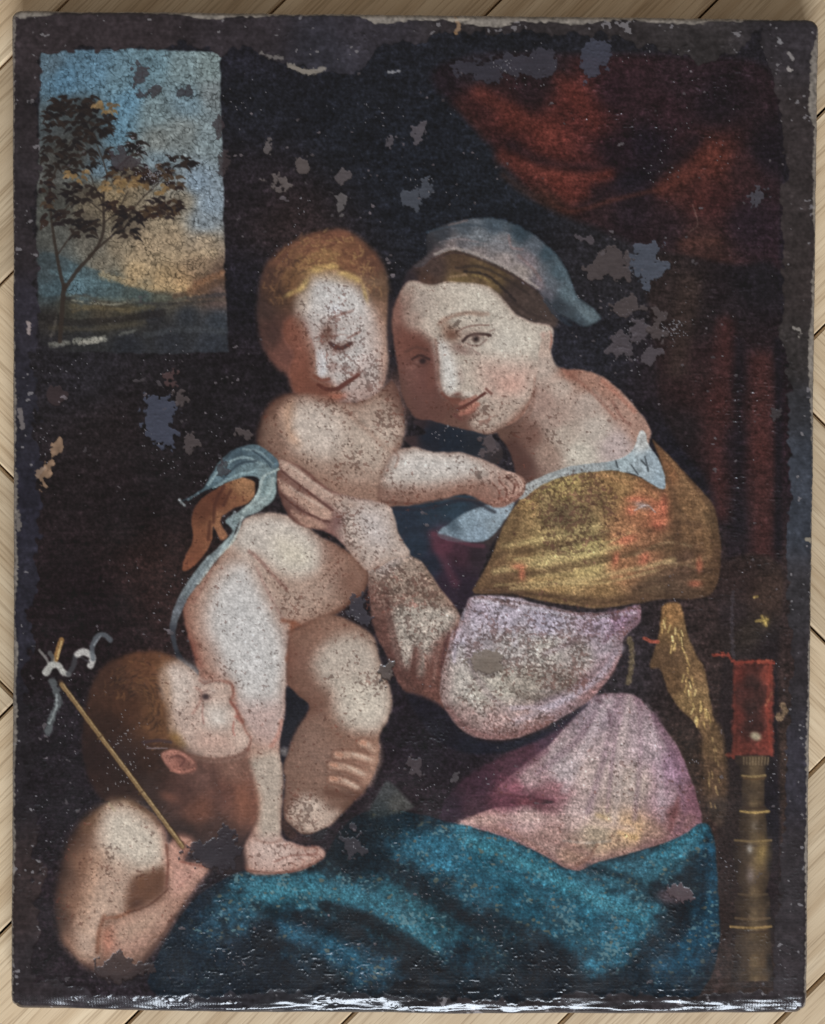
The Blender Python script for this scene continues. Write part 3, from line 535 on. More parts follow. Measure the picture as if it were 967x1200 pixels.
fill([(333,378),(350,372),(362,398),(370,420),(374,444),(392,452),(402,462),(392,470),(366,470),(346,458),(340,434),(344,414),(334,398)],
 [(342,388,122,78,66),(355,400,132,86,74),(348,425,126,80,68),(358,440,118,74,62),(375,458,120,74,62),(392,464,142,96,82)], soft=5, name=IF, s=6, flesh=.3)
lit([(358,341),(369,326),(385,323),(405,329),(422,341),(432,358),(443,378),(452,398),(454,418),(450,440),(446,460),(425,470),(408,468),(400,462),(404,452),(394,453),(387,447),(377,443),(369,438),(368,418),(362,401),(357,387),(350,372),(350,355)], (184,177,172), 4.8, 1, .62)
lit([(366,340),(388,332),(408,340),(420,356),(412,368),(392,362),(372,362),(360,360)], (200,197,194), 8, .55, .45)
lit([(418,400),(436,396),(444,412),(440,432),(424,438),(412,428)], (200,194,190), 8, .55, .35)
lit([(371,412),(379,410),(383,426),(382,438),(375,441),(370,434)], (206,206,207), 3, .95, .3)
lit([(444,372),(456,396),(456,440),(448,458),(446,430),(446,400)], (160,124,106), 4, .8)
lit([(404,456),(424,452),(444,456),(436,470),(408,472)], (164,142,134), 5, .8, .9)
for x, y, rx, ry, c, a, ag in [(440,400,12,40,(176,146,132),.5,-6),(424,446,20,14,(172,146,136),.55,0),(356,352,9,22,(168,146,126),.55,10),(402,326,30,7,(174,150,120),.5,8),(372,398,8,26,(176,158,150),.4,-8),(428,424,12,10,(198,176,168),.5,0),(405,378,22,9,(176,160,154),.4,-6)]:
    cblob(x, y, rx, ry, c, a, ag)
SM[:] = 1
for x, y, rx, ry, c, a, ag in [(383,391,7,12,(118,88,78),.7,8),(399,399,10,4,(198,190,186),.6,-8),(396,411,9,4,(142,104,94),.6,-10),(391,428,6,5,(150,126,120),.5,0),(402,433,9,5,(150,126,120),.45,0),(393,362,8,6,(212,212,216),.6,0),(395,464,10,4,(168,112,94),.7,-10),(384,449,5,3,(120,78,68),.6,0),(356,400,8,18,(130,86,74),.4,-10)]:
    blob(x, y, rx, ry, c, a, ag)
for x, y, rx, ry, c, a, ag in [(384,392,9,13,(106,76,66),.75,6),(402,405,14,5.5,(112,80,70),.6,-8),(389,431,5,9,(142,114,106),.55,0),(364,432,9,22,(116,74,62),.6,-6),(354,386,10,20,(124,82,70),.45,-10),(372,456,16,9,(106,68,58),.65,8),(420,436,5,9,(150,122,114),.45,20),(430,462,16,8,(150,122,112),.5,0),(394,465,12,4,(156,98,82),.7,-10)]:
    blob(x, y, rx, ry, c, a, ag)
for pts, w, c, a, sf in [([(386,374),(398,369),(413,364)],3.2,(126,98,90),.6,1.6),([(373,451),(384,456.5),(397,455),(409,447.5),(420,439)],4.2,(84,46,40),.9,1.4),([(387,402),(395,407.5),(403,407),(411,402)],4.4,(64,44,42),.9,1.4),([(368,440),(377,445.5),(386,444)],3.6,(104,62,52),.75,1.5)]:
    stroke(pts, w, c, a, soft=sf, rough=.5)
for pts, w, c, a, sf in [([(388,403),(395,407.5),(402,407),(409,403)],4.0,(74,52,50),.9,1.3),([(408,396),(414,393),(421,389)],3,(116,84,76),.75,1.3),([(386,374),(396,370),(410,366)],2.2,(146,120,114),.55,1.3),([(393,376),(394,390),(392,400)],1.8,(130,104,98),.6,1),([(390,394),(400,392),(408,393)],1.6,(140,112,104),.5,1),
   ([(369,441),(377,445),(385,444)],3,(120,76,64),.75,1.4),([(377,454.5),(386,456),(396,454),(406,447),(418,441)],3.2,(90,52,46),.9,1.2),([(414,440),(421,438)],3,(120,80,72),.6,1.4),([(386,467),(394,470),(404,466)],2.6,(110,70,60),.6,1.4),([(364,398),(368,414),(368,434)],3,(136,92,80),.45,2)]:
    stroke(pts, w, c, a, soft=sf, rough=.5)
for x, y, rx, ry, ag in [(357,333,9,3.8,-58),(351,339,6,3,-40),(411,324,9,4,16),(419,328,5,3,40),(402,320,7,3,0),(428,344,2.6,10,-15),(340,344,8,3,-30),(372,316,9,4,-10),(388,312,8,4,0)]:
    blob(x, y, rx, ry, (198,168,106), .6, ag, 1.2)
# torso and near shoulder
shape([(319,470),(334,462),(362,462),(384,466),(402,472),(430,468),(446,458),(460,446),(470,470),(475,500),(469,526),(458,560),(460,592),(440,602),(400,596),(370,578),(350,556),(325,548),(304,526),(301,507),(308,485)],
 [(306,505,62,44,40),(318,480,86,58,50),(324,525,72,50,46),(345,550,92,66,60),(380,562,106,78,70),(430,575,112,84,76),(460,560,104,78,70),(470,500,130,100,90),(390,470,122,84,72),(460,460,120,92,82)], soft=5, name=IF, flesh=.3, tex=.12, mid=((176,146,130),18,.55))
lit([(336,484),(344,474),(362,467),(380,470),(394,474),(420,480),(446,470),(466,482),(474,499),(467,522),(456,536),(446,560),(424,562),(404,560),(384,552),(366,545),(348,528),(337,508)], (178,160,150), 6, 1, .48)
lit([(338,490),(352,476),(374,474),(392,486),(404,506),(400,524),(380,534),(358,526),(344,512)], (198,188,182), 8, .85, .28)
lit([(333,478),(344,472),(342,500),(350,520),(340,516),(333,500)], (188,146,120), 4, .6)
lit([(410,500),(440,500),(458,512),(452,534),(430,546),(408,536)], (186,172,162), 8, .7, .5)
lit([(400,470),(430,474),(452,470),(466,486),(440,496),(414,492)], (156,136,126), 6, .6, 1.0)
stroke([(404,480),(428,502),(450,522),(462,530)], 6, (142,112,100), .4, soft=3.5); cblob(400,548,50,8,(140,112,100),.5,10); cblob(384,468,18,5,(112,74,62),.6,4); cblob(466,524,5,8,(120,90,80),.6)
SM[:] = 1
stroke([(458,345),(456,380),(457,410),(462,430)], 5, (34,30,36), .8, soft=2.5)
blob(466,456,14,22,(98,70,64),.85,-10,1.3); blob(474,482,10,10,(92,66,60),.6)
# belly, standing leg and foot
shape([(284,612),(296,604),(321,601),(352,611),(376,630),(398,640),(425,660),(432,680),(422,699),(407,710),(380,728),(352,735),(340,745),(338,772),(335,808),(334,835),(328,867),(330,895),(332,922),(329,978),(344,988),(358,992),(374,992),(381,1001),(373,1010),(353,1020),(322,1025),(294,1024),(284,1012),(286,990),(294,972),(293,940),(280,905),(270,888),(288,874),(284,846),(274,820),(262,800),(237,798),(230,780),(219,740),(215,706),(232,684),(250,662),(266,641),(276,627)],
 [(225,720,126,84,72),(232,765,122,76,66),(255,790,126,82,72),(250,680,150,116,102),(300,660,160,136,126),(350,700,152,124,112),(410,665,118,86,74),(418,690,98,68,58),(385,715,112,80,68),(345,740,118,74,60),(334,790,150,110,96),(325,840,158,116,104),(290,840,150,112,104),(300,890,150,116,104),(292,930,128,86,70),(320,920,146,118,106),(300,990,150,114,104),(340,1010,150,108,98),(375,1000,150,106,94),(295,1018,124,88,78)], soft=3.0, name=IF, flesh=.32, tex=.10, s=10, mid=((178,150,136),16,.62))
lit([(292,660),(309,690),(324,722),(335,746),(338,772),(334,808),(332,841),(324,862),(294,854),(281,828),(271,803),(259,783),(249,758),(241,735),(241,712),(251,683),(268,663)], (188,186,187), 8, 1, .30)
lit([(285,690),(302,712),(314,742),(318,780),(300,800),(280,780),(266,750),(262,718),(270,696)], (196,197,201), 10, .8, .18)
lit([(283,830),(330,826),(326,866),(300,870)], (176,150,146), 7, .8, .6)
lit([(294,606),(320,603),(352,614),(374,635),(378,654),(369,672),(346,679),(323,670),(303,653),(284,648),(272,636),(280,615)], (190,183,178), 6, 1, .26)
lit([(324,632),(346,632),(364,646),(362,662),(344,668),(326,656)], (206,199,186), 8, .85, .12)
lit([(300,662),(330,678),(365,678),(396,672),(398,700),(372,716),(346,728),(330,722),(316,696)], (168,148,138), 8, .75, .65)
lit([(296,888),(324,882),(332,898),(332,922),(330,952),(330,982),(304,984),(303,952),(305,935),(294,917),(283,904)], (172,160,150), 4, .95, .35)
lit([(288,1000),(294,984),(330,980),(346,990),(362,994),(376,994),(380,1002),(370,1008),(350,1016),(322,1021),(296,1019)], (182,156,149), 4, .9, .45)
lit([(300,990),(322,986),(340,996),(332,1006),(308,1008)], (196,178,172), 6, .7)
cblob(410,682,20,24,(102,70,60),.6,20); cblob(388,646,14,20,(132,100,90),.45,-30); cblob(296,936,6,20,(140,92,74),.5)
for pts, w, c, a, sf in [([(292,646),(304,656),(322,676),(336,690)],4,(132,96,90),.6,2.2),([(300,664),(312,690),(326,716),(334,732)],3,(150,118,112),.5,2),([(331,727),(345,730),(352,734)],5,(122,76,60),.7,2.4),([(343,732),(344,756),(338,772)],7,(134,80,60),.7,3),([(338,742),(362,730),(396,716),(420,700)],4,(96,66,56),.6,2),
   ([(322,1010),(340,1003),(358,1002),(376,1002)],2.2,(126,84,76),.6,1.2),([(357,994),(360,1000),(372,1000)],2,(130,88,80),.5,1),([(300,984),(316,988),(330,984)],3,(146,112,102),.5,1.6),([(290,1020),(322,1023),(352,1018),(378,1006)],2.6,(104,70,62),.6,1.2),([(330,845),(326,862),(318,874)],5,(176,116,102),.5,2.4),([(274,822),(284,846),(288,872)],3,(150,96,86),.6,1.6),
   ([(248,664),(240,684),(226,706)],4,(130,92,84),.4,2)]:
    stroke(pts, w, c, a, soft=sf, rough=.8)
for pts in [[(366,991),(372,996),(370,1001)],[(360,1001),(368,1004),(366,1009)],[(350,1006),(357,1009),(354,1015)],[(340,1011),(346,1014),(343,1019)]]: stroke(pts, 2.0, (112,72,64), .65, soft=1.1)
for x, y in [(375,999),(366,1006),(356,1011),(346,1015)]: blob(x, y, 4.2, 3, (196,160,148), .55, -20)
# bent leg
shape([(341,744),(363,730),(386,720),(417,731),(438,746),(447,777),(457,806),(459,826),(453,846),(445,862),(444,888),(435,914),(421,933),(404,952),(383,970),(358,978),(343,970),(332,955),(334,915),(333,897),(344,862),(362,830),(346,816),(337,800),(336,770)],
 [(362,746,118,86,74),(350,775,110,76,66),(345,800,98,68,58),(395,735,126,96,84),(430,745,130,102,90),(400,850,116,86,74),(365,820,102,72,62),(370,862,114,88,78),(355,892,112,86,76),(350,922,110,84,74),(376,902,114,88,78),(400,935,100,74,64),(415,935,94,68,58),(430,905,136,100,86),(440,870,130,96,82),(350,960,96,70,62)], soft=3.0, name=IF, flesh=.25, tex=.12, s=10, mid=((150,122,110),22,.35))
lit([(372,768),(384,754),(402,745),(424,746),(441,763),(447,785),(458,811),(456,838),(440,858),(408,853),(394,838),(390,814),(374,797),(367,780)], (178,166,157), 6, 1, .42)
lit([(400,800),(424,796),(446,806),(452,830),(436,848),(412,844),(402,824)], (198,190,180), 7, .85, .3)
lit([(380,770),(400,756),(424,760),(430,780),(404,788),(384,786)], (180,170,162), 7, .7, .4)
lit([(338,950),(357,931),(374,938),(386,949),(399,953),(384,970),(366,977),(348,973),(339,960)], (180,161,150), 3.6, .95, .7)
cblob(365,945,14,8,(196,182,172),.6)
for (a, m_, b_, w) in [((424,871),(431,873),(438,879),12),((395,885),(414,885),(437,891),11),((389,897),(408,900),(427,908),11),((389,913),(404,916),(423,925),10)]:
    stroke([a, m_, b_], w + 3, (112,76,64), .55, soft=2.2)
    stroke([a, m_, b_], w - 2.5, (176,146,130), .9, soft=2.8)
    stroke([(a[0], a[1] - 1), (a[0] + 5, a[1])], 5, (180,128,106), .6, soft=2)
    stroke([(m_[0], m_[1] - 1.5), b_], 3, (204,184,170), .6, soft=1.4)
stroke([(440,874),(440,892),(430,916)], 13, (160,126,110), .7, soft=5)
stroke([(384,928),(402,932),(416,934),(424,926)], 9, (92,64,55), .7, soft=3.2)
fill([(336,806),(350,816),(362,828),(350,846),(342,862),(331,894),(329,870),(335,835)], [(345,825,26,26,34),(340,850,27,27,35),(332,880,30,28,36)], soft=2, s=6, name='painted_backdrop')
blob(333,881,5,5.5,(112,104,102),.85,0,2)
fill([(331,960),(345,972),(358,980),(384,970),(372,986),(352,988),(334,978)], [(340,972,64,44,40),(356,981,54,40,42),(372,976,36,34,38)], soft=2, s=5)
# reaching arm and hand
shape([(448,552),(462,530),(484,524),(508,530),(539,530),(568,540),(592,551),(606,555),(615,563),(614,577),(600,590),(583,595),(564,587),(545,579),(512,586),(481,592),(455,593),(442,584)],
 [(460,580,112,82,73),(500,580,134,100,89),(540,572,128,94,83),(575,580,124,88,79),(600,580,140,100,90),(608,562,160,124,112),(450,560,140,112,102)], soft=2, name=IF, flesh=.5, tex=.12, mid=((160,132,122),14,.5))
lit([(452,552),(462,534),(487,525),(518,530),(541,530),(568,541),(588,551),(578,561),(548,561),(512,568),(474,570),(452,566)], (190,182,178), 5, 1, .42)
lit([(470,540),(496,533),(526,537),(546,540),(548,550),(510,556),(474,554)], (203,200,200), 6, .85, .18)
lit([(572,548),(592,553),(606,560),(606,572),(592,578),(576,568)], (172,148,140), 4, .75, .7)
SM[:] = 1
for pts, w, c, a in [([(592,553),(604,558),(611,567),(611,575)],4.5,(200,172,162),.8),([(594,559),(603,568),(601,580)],2.4,(92,58,52),.85),([(585,563),(594,574),(592,587)],2.4,(96,62,56),.8),([(577,566),(585,577),(583,591)],2.2,(104,70,62),.7),([(599,562),(606,570),(604,580)],3,(194,162,150),.6),([(590,566),(597,576),(595,585)],3,(186,152,140),.6),([(582,588),(594,585),(602,580)],4,(184,146,134),.65),([(574,582),(584,588)],4,(164,124,112),.5),([(604,562),(608,570)],1.8,(120,80,72),.6),([(462,527),(467,536),(463,548)],3,(130,98,88),.5),([(450,588),(490,590),(530,584),(560,587)],3,(84,58,52),.5)]:
    stroke(pts, w, c, a, soft=1.3)
stroke([(456,596),(500,596),(545,586),(580,600)], 4, (38,38,48), .7, soft=2)

# ------------------------------------------------------------------ woman's hands and the white cloth
HD = 'hand'
shape([(326,540),(340,542),(360,552),(384,572),(410,582),(438,587),(459,597),(467,625),(481,650),(463,654),(433,669),(412,650),(394,630),(378,622),(352,616),(338,604),(326,574)],
 [(345,570,98,66,60),(335,590,88,60,56),(360,600,100,68,62),(390,600,110,78,74),(400,620,116,82,80),(420,650,150,124,114),(455,640,160,136,124)], soft=2, name=HD, flesh=.35, tex=.10, mid=((158,132,124),12,.4))
lit([(327,538),(340,543),(354,553),(382,575),(408,583),(400,598),(376,584),(352,567),(330,550)], (176,152,142), 2.6, .95, .4)
lit([(326,562),(336,568),(352,578),(372,586),(386,596),(388,608),(372,606),(352,592),(332,576)], (172,144,132), 2.6, .95, .35)
lit([(341,598),(356,604),(372,610),(382,618),(368,620),(350,612)], (166,134,122), 2.4, .9, .35)
lit([(406,582),(438,587),(460,597),(468,625),(482,650),(441,662),(430,666),(413,645),(400,630),(398,608),(396,594)], (180,166,160), 5, 1, .5)
lit([(420,598),(446,600),(456,620),(452,640),(432,636),(420,616)], (190,184,186), 7, .8, .4)
cblob(396,611,7,10,(92,64,66),.6,20); cblob(412,592,10,4,(150,124,114),.4,15)
for pts in [[(330,552),(352,569),(374,586),(390,598)],[(330,580),(350,596),(374,608),(386,612)]]: stroke(pts, 2.6, (74,46,44), .7, soft=1.3, rough=1)
for pts in [[(340,546),(362,562),(388,580)],[(340,571),(360,584),(378,594)]]: stroke(pts, 3, (196,178,168), .55, soft=1.6)
SM[:] = 1
fill([(273,560),(286,560),(299,566),(295,586),(271,597),(258,610),(267,628),(258,632),(250,618),(248,632),(240,648),(224,666),(213,668),(218,650),(226,632),(224,609),(232,588),(254,573)],
 [(285,572,150,112,84),(275,585,120,82,62),(255,585,92,56,44),(240,600,92,58,46),(256,610,138,98,74),(262,622,146,104,80),(238,630,116,76,58),(230,645,112,72,56),(220,662,120,76,58),(244,640,128,86,66)], soft=1.6, name=HD, s=4, tex=.12, flesh=.4)
for pts in [[(262,570),(252,590),(250,612)],[(246,612),(244,632)],[(270,575),(262,592)]]: stroke(pts, 4, (70,42,36), .7, soft=1.6)
CL = 'cloth'
fill([(212,588),(236,574),(248,556),(258,540),(278,525),(298,521),(317,531),(327,543),(324,556),(322,582),(308,597),(282,610),(272,634),(250,658),(228,690),(210,722),(206,745),(214,770),(232,786),(226,800),(208,774),(199,740),(204,712),(214,690),(238,658),(260,638),(272,622),(264,610),(282,598),(298,584),(304,562),(288,558),(266,565),(240,575)],
 [(240,568,80,112,124),(258,550,96,130,142),(280,535,66,92,106),(300,530,84,112,124),(320,540,80,110,124),(312,552,120,146,150),(290,550,108,138,146),(318,570,140,166,164),(300,595,140,160,158),(280,604,130,150,150),(268,632,140,158,158),(250,655,136,150,152),(228,688,128,140,144),(210,718,104,110,118),(204,745,60,64,74),(218,778,38,40,50),(225,582,52,70,82),(270,612,116,138,140)],
 soft=1.5, name=CL, s=4, tex=.16, ang=-40)
for pts, w, c, a in [([(244,568),(262,546),(285,536),(308,544)],3,(150,180,184),.75),([(250,572),(275,558),(298,552)],2.5,(150,182,186),.7),([(262,560),(280,544),(300,540)],3,(44,62,76),.65),([(285,526),(305,530),(320,544)],2.5,(140,168,174),.6),([(296,528),(310,538),(318,548)],2,(38,54,68),.6),([(326,550),(308,560),(302,580),(285,600)],3,(186,204,198),.75),([(320,560),(316,578),(300,592)],2.5,(178,198,194),.65),
   ([(284,606),(274,632),(252,656),(232,684)],3,(190,204,200),.7),([(314,556),(308,580)],2.5,(96,124,128),.5),([(258,642),(238,664),(216,700)],2.5,(96,108,114),.5),([(275,600),(270,614),(278,616)],3,(150,168,172),.6),([(210,586),(216,592)],3,(180,190,190),.7),([(232,578),(220,586)],2.5,(110,140,150),.6),([(272,528),(258,545)],2,(44,60,72),.6)]:
    stroke(pts, w, c, a, soft=1.1, rough=.8)

# ------------------------------------------------------------------ boy with reed cross
BY = 'painted_boy'
shape([(96,862),(102,822),(116,786),(146,768),(182,763),(209,773),(233,792),(238,802),(270,800),(277,830),(286,846),(294,866),(292,884),(300,925),(302,960),(286,990),(288,1016),(262,1026),(240,1012),(222,1000),(200,984),(188,958),(170,940),(140,938),(118,936),(100,900)],
 [(130,792,64,43,36),(165,780,92,60,44),(190,790,104,70,50),(150,830,70,46,36),(180,830,92,62,44),(190,855,94,64,46),(130,852,50,34,30),(118,882,40,28,28),(150,900,42,30,29),(180,890,54,38,34),(215,930,78,54,50),(240,910,96,68,62),(262,932,96,64,57),(235,950,100,66,56),(285,940,112,74,62),(180,935,52,38,36),
  (250,975,66,50,48),(215,980,50,40,40),(275,900,120,88,78),(250,1002,48,42,46),(272,1012,46,38,42),(225,830,150,120,110),(255,860,150,112,102)], soft=5, name=BY, flesh=0, tex=.20, s=9, ang=-40)
for i in range(220):
    a = rl.uniform(-2.9, 1.0); rq = rl.uniform(.3, 1)
    x = 162 + 44 * rq * math.cos(a); y = 830 + 60 * rq * math.sin(a)
    if x > 196: continue
    q = a + math.pi / 2 + rl.uniform(-.7, .7); L = rl.uniform(4, 9)
    stroke([(x, y), (x + L * .5 * math.cos(q) + 1, y + L * .5 * math.sin(q)), (x + L * math.cos(q), y + L * math.sin(q))], 1.8, rl.choice([(118,82,54),(56,40,33),(96,66,46),(42,30,28)]), .42, soft=.9)
SM[:] = 1
lit([(190,788),(200,779),(212,776),(227,785),(234,796),(248,797),(262,797),(271,801),(273,812),(270,821),(276,829),(278,838),(285,846),(287,854),(294,865),(291,877),(279,886),(258,889),(236,887),(217,875),(204,860),(199,846),(198,826),(190,810)], (176,152,142), 3.4, 1, .35, clip=False)
t = (ID[box(190,776,296,890,0)]); b_ = box(190,776,296,890,0); d_, _, in_ = seg_dist(X[b_], Y[b_], smooth_closed([(190,788),(212,776),(234,796),(271,801),(278,838),(294,865),(279,886),(236,887),(204,860),(198,826)], 4), True); t[in_] = pid(BY); ID[b_] = t
lit([(194,786),(210,779),(226,788),(230,806),(222,826),(208,834),(200,818)], (194,182,176), 6, .85, .3, clip=False)
blob(195,806,6,26,(146,112,84),.5,-6); blob(203,850,6,16,(150,118,92),.45,-20)
lit([(238,806),(256,801),(269,804),(266,818),(252,818),(240,812)], (192,170,160), 3.5, .85, .3, clip=False)
lit([(240,830),(254,824),(268,830),(270,848),(256,856),(242,850)], (203,196,192), 6, .9, .2, clip=False)
lit([(206,836),(226,832),(238,850),(232,868),(214,866),(204,852)], (184,164,156), 6, .7, .3, clip=False)
lit([(272,852),(284,852),(292,866),(284,876),(270,870)], (196,174,164), 4, .85, .2, clip=False)
lit([(234,862),(262,860),(272,874),(250,882),(232,876)], (180,150,140), 6, .7, clip=False)
for pts, w, c, a, sf in [([(234,797),(240,801),(252,798),(266,798),(272,802)],2.2,(146,100,90),.5,1.2),([(230,806),(236,812),(234,824),(226,836)],3.2,(158,116,106),.55,1.8),([(237,811),(244,809),(251,812)],2.0,(110,84,80),.6,1.0),([(238,825),(237,838),(239,848)],2.2,(146,104,98),.55,1.1),([(272,804),(274,814),(270,822)],2.4,(150,104,94),.5,1.2),
   ([(271,823),(276,830),(279,839)],3.2,(150,84,74),.6,1.6),([(277,840),(284,846)],4.0,(168,98,86),.6,1.8),([(274,846),(273,856),(275,862)],2.4,(146,88,80),.6,1.2),([(222,884),(248,890),(275,887),(291,879)],4,(100,68,60),.6,2.2),([(214,872),(222,880),(236,884)],5,(130,112,106),.5,2.4),([(252,843),(262,846)],4,(210,204,200),.5,2)]:
    stroke(pts, w, c, a, soft=sf, rough=.5)
stroke([(262,799),(272,803),(273,814),(270,822),(277,832),(284,846),(288,857),(294,867),(290,879)], 3, (118,72,62), .5, soft=1.5); blob(240,817,7,5,(136,104,98),.5,0); blob(241,816.5,4.6,3.8,(58,46,50),.95,10,1.6); blob(249,810,5,3,(190,178,172),.5); blob(206,865,9,6,(134,100,54),.75,40); blob(213,872,6,4,(116,90,58),.6,30)
fill([(188,884),(199,878),(212,880),(224,888),(231,896),(228,904),(210,907),(196,899)], [(198,886,164,112,100),(212,890,128,84,76),(222,898,120,80,72),(206,901,158,104,92)], soft=2.0, name=BY, s=4, flesh=.2)
stroke([(192,884),(202,881),(214,884),(226,894)], 3, (178,124,110), .6, soft=1.3); stroke([(200,888),(208,886),(216,891),(211,898)], 2.6, (92,58,54), .75, soft=1.2); stroke([(200,903),(214,905),(228,901)], 2.6, (168,112,98), .6, soft=1.2)
stroke([(168,870),(185,868),(200,870)], 4, (60,48,56), .7, soft=1.5); stroke([(172,877),(196,877)], 1.4, (140,128,136), .7)
blob(198,934,12,6,(128,82,68),.6,20); blob(285,935,10,24,(132,84,66),.55,5)
stroke([(250,905),(256,940),(252,975)], 8, (74,52,48), .45, soft=5)
# shoulder, upper arm, dark hollow of the elbow, forearm and fist round the reed
shape([(68,1095),(64,1054),(74,1000),(94,964),(118,944),(138,937),(156,938),(181,956),(194,976),(197,990),(210,980),(224,983),(226,994),(217,1008),(241,1013),(243,1022),(231,1037),(206,1074),(193,1097),(165,1132),(145,1146),(112,1140),(86,1120)],
 [(74,1020,52,37,33),(68,1070,46,35,33),(86,985,62,43,36),(105,960,92,66,50),(98,1010,100,68,52),(90,1060,104,74,60),(95,1110,130,96,80),(140,945,120,92,70),(185,1030,96,66,52),(165,1045,86,58,46),(150,1100,136,104,90),(190,1080,124,94,82),(165,1125,98,74,66),(215,1030,164,122,110),(205,1000,156,108,96),(230,1018,176,130,116),(120,1135,96,70,62)], soft=8, name=BY, flesh=.3, tex=.12, s=9, mid=((150,116,98),26,.45))
lit([(122,953),(132,943),(151,946),(172,958),(185,974),(194,988),(194,1008),(185,1021),(168,1024),(154,1037),(150,1053),(146,1070),(124,1074),(115,1096),(112,1120),(95,1122),(88,1096),(100,1052),(107,1019),(112,982)], (172,146,131), 5, 1, .42)
lit([(124,956),(146,948),(170,962),(188,984),(190,1008),(168,1018),(140,1008),(122,990)], (192,183,172), 7, .95, .34)
lit([(108,1050),(124,1040),(138,1060),(122,1074),(110,1100),(100,1104)], (178,152,136), 6, .7, .3)
lit([(96,1050),(112,1000),(122,1006),(110,1050),(98,1090)], (176,136,112), 5, .5)
lit([(153,1036),(164,1027),(193,1018),(196,1042),(177,1057),(150,1070)], (96,66,52), 3.5, .95, .1)
cblob(160,1060,8,6,(70,46,38),.7,-30); cblob(165,1034,6,8,(110,74,54),.6)
lit([(194,989),(208,988),(212,1010),(226,1013),(241,1015),(242,1022),(230,1037),(206,1073),(188,1092),(164,1116),(143,1120),(128,1118),(128,1098),(140,1080),(176,1061),(196,1043)], (158,122,108), 4, .95, .28)
lit([(198,992),(208,992),(212,1012),(236,1016),(226,1034),(206,1044),(200,1020)], (186,142,130), 5, .9, .25)
lit([(134,1092),(160,1076),(184,1068),(192,1070),(170,1092),(144,1104)], (176,148,130), 6, .75, .3)
lit([(120,1094),(130,1088),(134,1106),(124,1118)], (172,112,92), 4, .7, .4)
for pts, w, c, a, sf in [([(122,1074),(116,1092),(114,1116)],5,(112,70,52),.65,2.4),([(124,1076),(140,1074),(152,1068)],4,(124,78,58),.65,2),([(150,1070),(176,1060),(197,1042)],2.6,(80,50,40),.7,1.4),([(195,990),(197,1012),(195,1040)],3,(104,64,54),.7,1.6),([(212,1010),(224,1013),(240,1016)],2.4,(128,76,66),.6,1.3),([(205,1074),(190,1098),(166,1130)],5,(84,60,54),.6,2.6),([(211,983),(220,985),(223,990),(216,994)],4.5,(196,150,134),.75,1.8),([(214,996),(222,992)],2,(96,58,50),.6,1),([(128,942),(134,950)],3,(180,168,136),.5,1.2),
   ([(154,942),(172,950),(186,966)],5,(92,66,50),.5,2.4),([(226,1022),(216,1034),(208,1040)],2,(140,96,86),.4,1.2)]:
    stroke(pts, w, c, a, soft=sf, rough=.8)
SM[:] = 1
RC_ = 'reed_cross'
stroke([(71,800),(110,852),(152,908),(184,951),(214,992)], 7, (58,42,30), .7, soft=1.4, wave=False)
stroke([(72,802),(110,853),(152,909),(184,952),(214,993)], 5, (134,104,62), .95, soft=1.1, name=RC_, w2=4, wave=False)
stroke([(74,802),(112,853),(154,909),(186,952),(215,992)], 1.6, (172,144,94), .7, soft=.8, wave=False)
for t in (.32, .66): 
    x, y = 72 + 142 * t, 802 + 191 * t; stroke([(x - 3, y + 3), (x + 3, y - 2)], 1.6, (80,58,38), .8)
stroke([(65,774),(68,762),(72,750)], 6, (150,108,52), .95, soft=1.1, name=RC_); stroke([(67,772),(72,752)], 2, (206,176,110), .8)
RI = 'ribbon'
stroke([(46,762),(54,772),(58,780)], 3, (150,146,140), .7, name=RI); stroke([(58,765),(62,772),(60,780)], 5, (110,112,110), .6, name=RI)
stroke([(54,788),(60,780),(68,780),(74,788),(80,790)], 9, (176,174,166), .95, soft=1.6, w2=6, name=RI)
stroke([(80,790),(86,780),(88,770)], 6, (66,66,70), .8, soft=1.5, name=RI)
stroke([(91,767),(98,764),(108,770),(106,780)], 8, (186,182,176), .95, soft=1.6, name=RI); stroke([(95,770),(104,776)], 2.4, (70,64,70), .7)
stroke([(109,772),(108,758),(114,746),(122,744),(129,750)], 6, (92,98,104), .85, soft=1.6, name=RI); stroke([(110,756),(118,745)], 1.8, (150,156,160), .6)
stroke([(61,798),(66,812),(68,824),(60,842),(56,858)], 8, (104,112,112), .7, soft=1.8, rough=2.2, name=RI); stroke([(66,814),(66,828),(58,848)], 2, (160,168,166), .6, rough=1.5)

C[:] = to_linear(np.clip(C, 0, 1) * 255.0)     # from here on colours are linear
lin = to_linear
# ------------------------------------------------------------------ age: abrasion, losses, retouched border
for a in [(400,400,34,.25),(425,455,34,.35),(440,480,26,.35),(410,525,34,.3),(530,395,16,.4),(530,470,22,.25),(560,485,16,.35),(610,500,22,.4),(640,510,22,.45),(655,470,22,.2),(680,600,42,.95),(650,590,30,.9),(655,620,36,.7),(670,585,40,.6),
          (470,690,34,.5),(590,770,50,.35),(640,730,45,.35),(690,770,40,.3),(575,580,28,.5),(490,575,26,.4),(390,635,22,.5),(400,610,14,.8),(385,670,22,.4),(420,700,22,.35),(350,955,20,.4),(330,1005,22,.35),(138,1012,16,.7),(150,985,30,.2),(240,700,22,.25),(430,790,26,.3),
          (395,600,12,.7),(585,790,24,.4),(650,800,40,.4),(560,740,20,.4),(300,900,20,.35)]:
    dens(*a)
FA, FB = F(.85, .8, 7), F(1.45, 1.2, 8)
sp1 = .78 * FA + .52 * FB
dn = FL * (1 + .45 * G12 + .30 * F(7, 7, 9))
thr = 1.85 - 1.75 * np.clip(dn, 0, 1.25)
spk = sstep(thr, thr + .7, sp1) * np.clip(FL * 3.0, 0, .84)
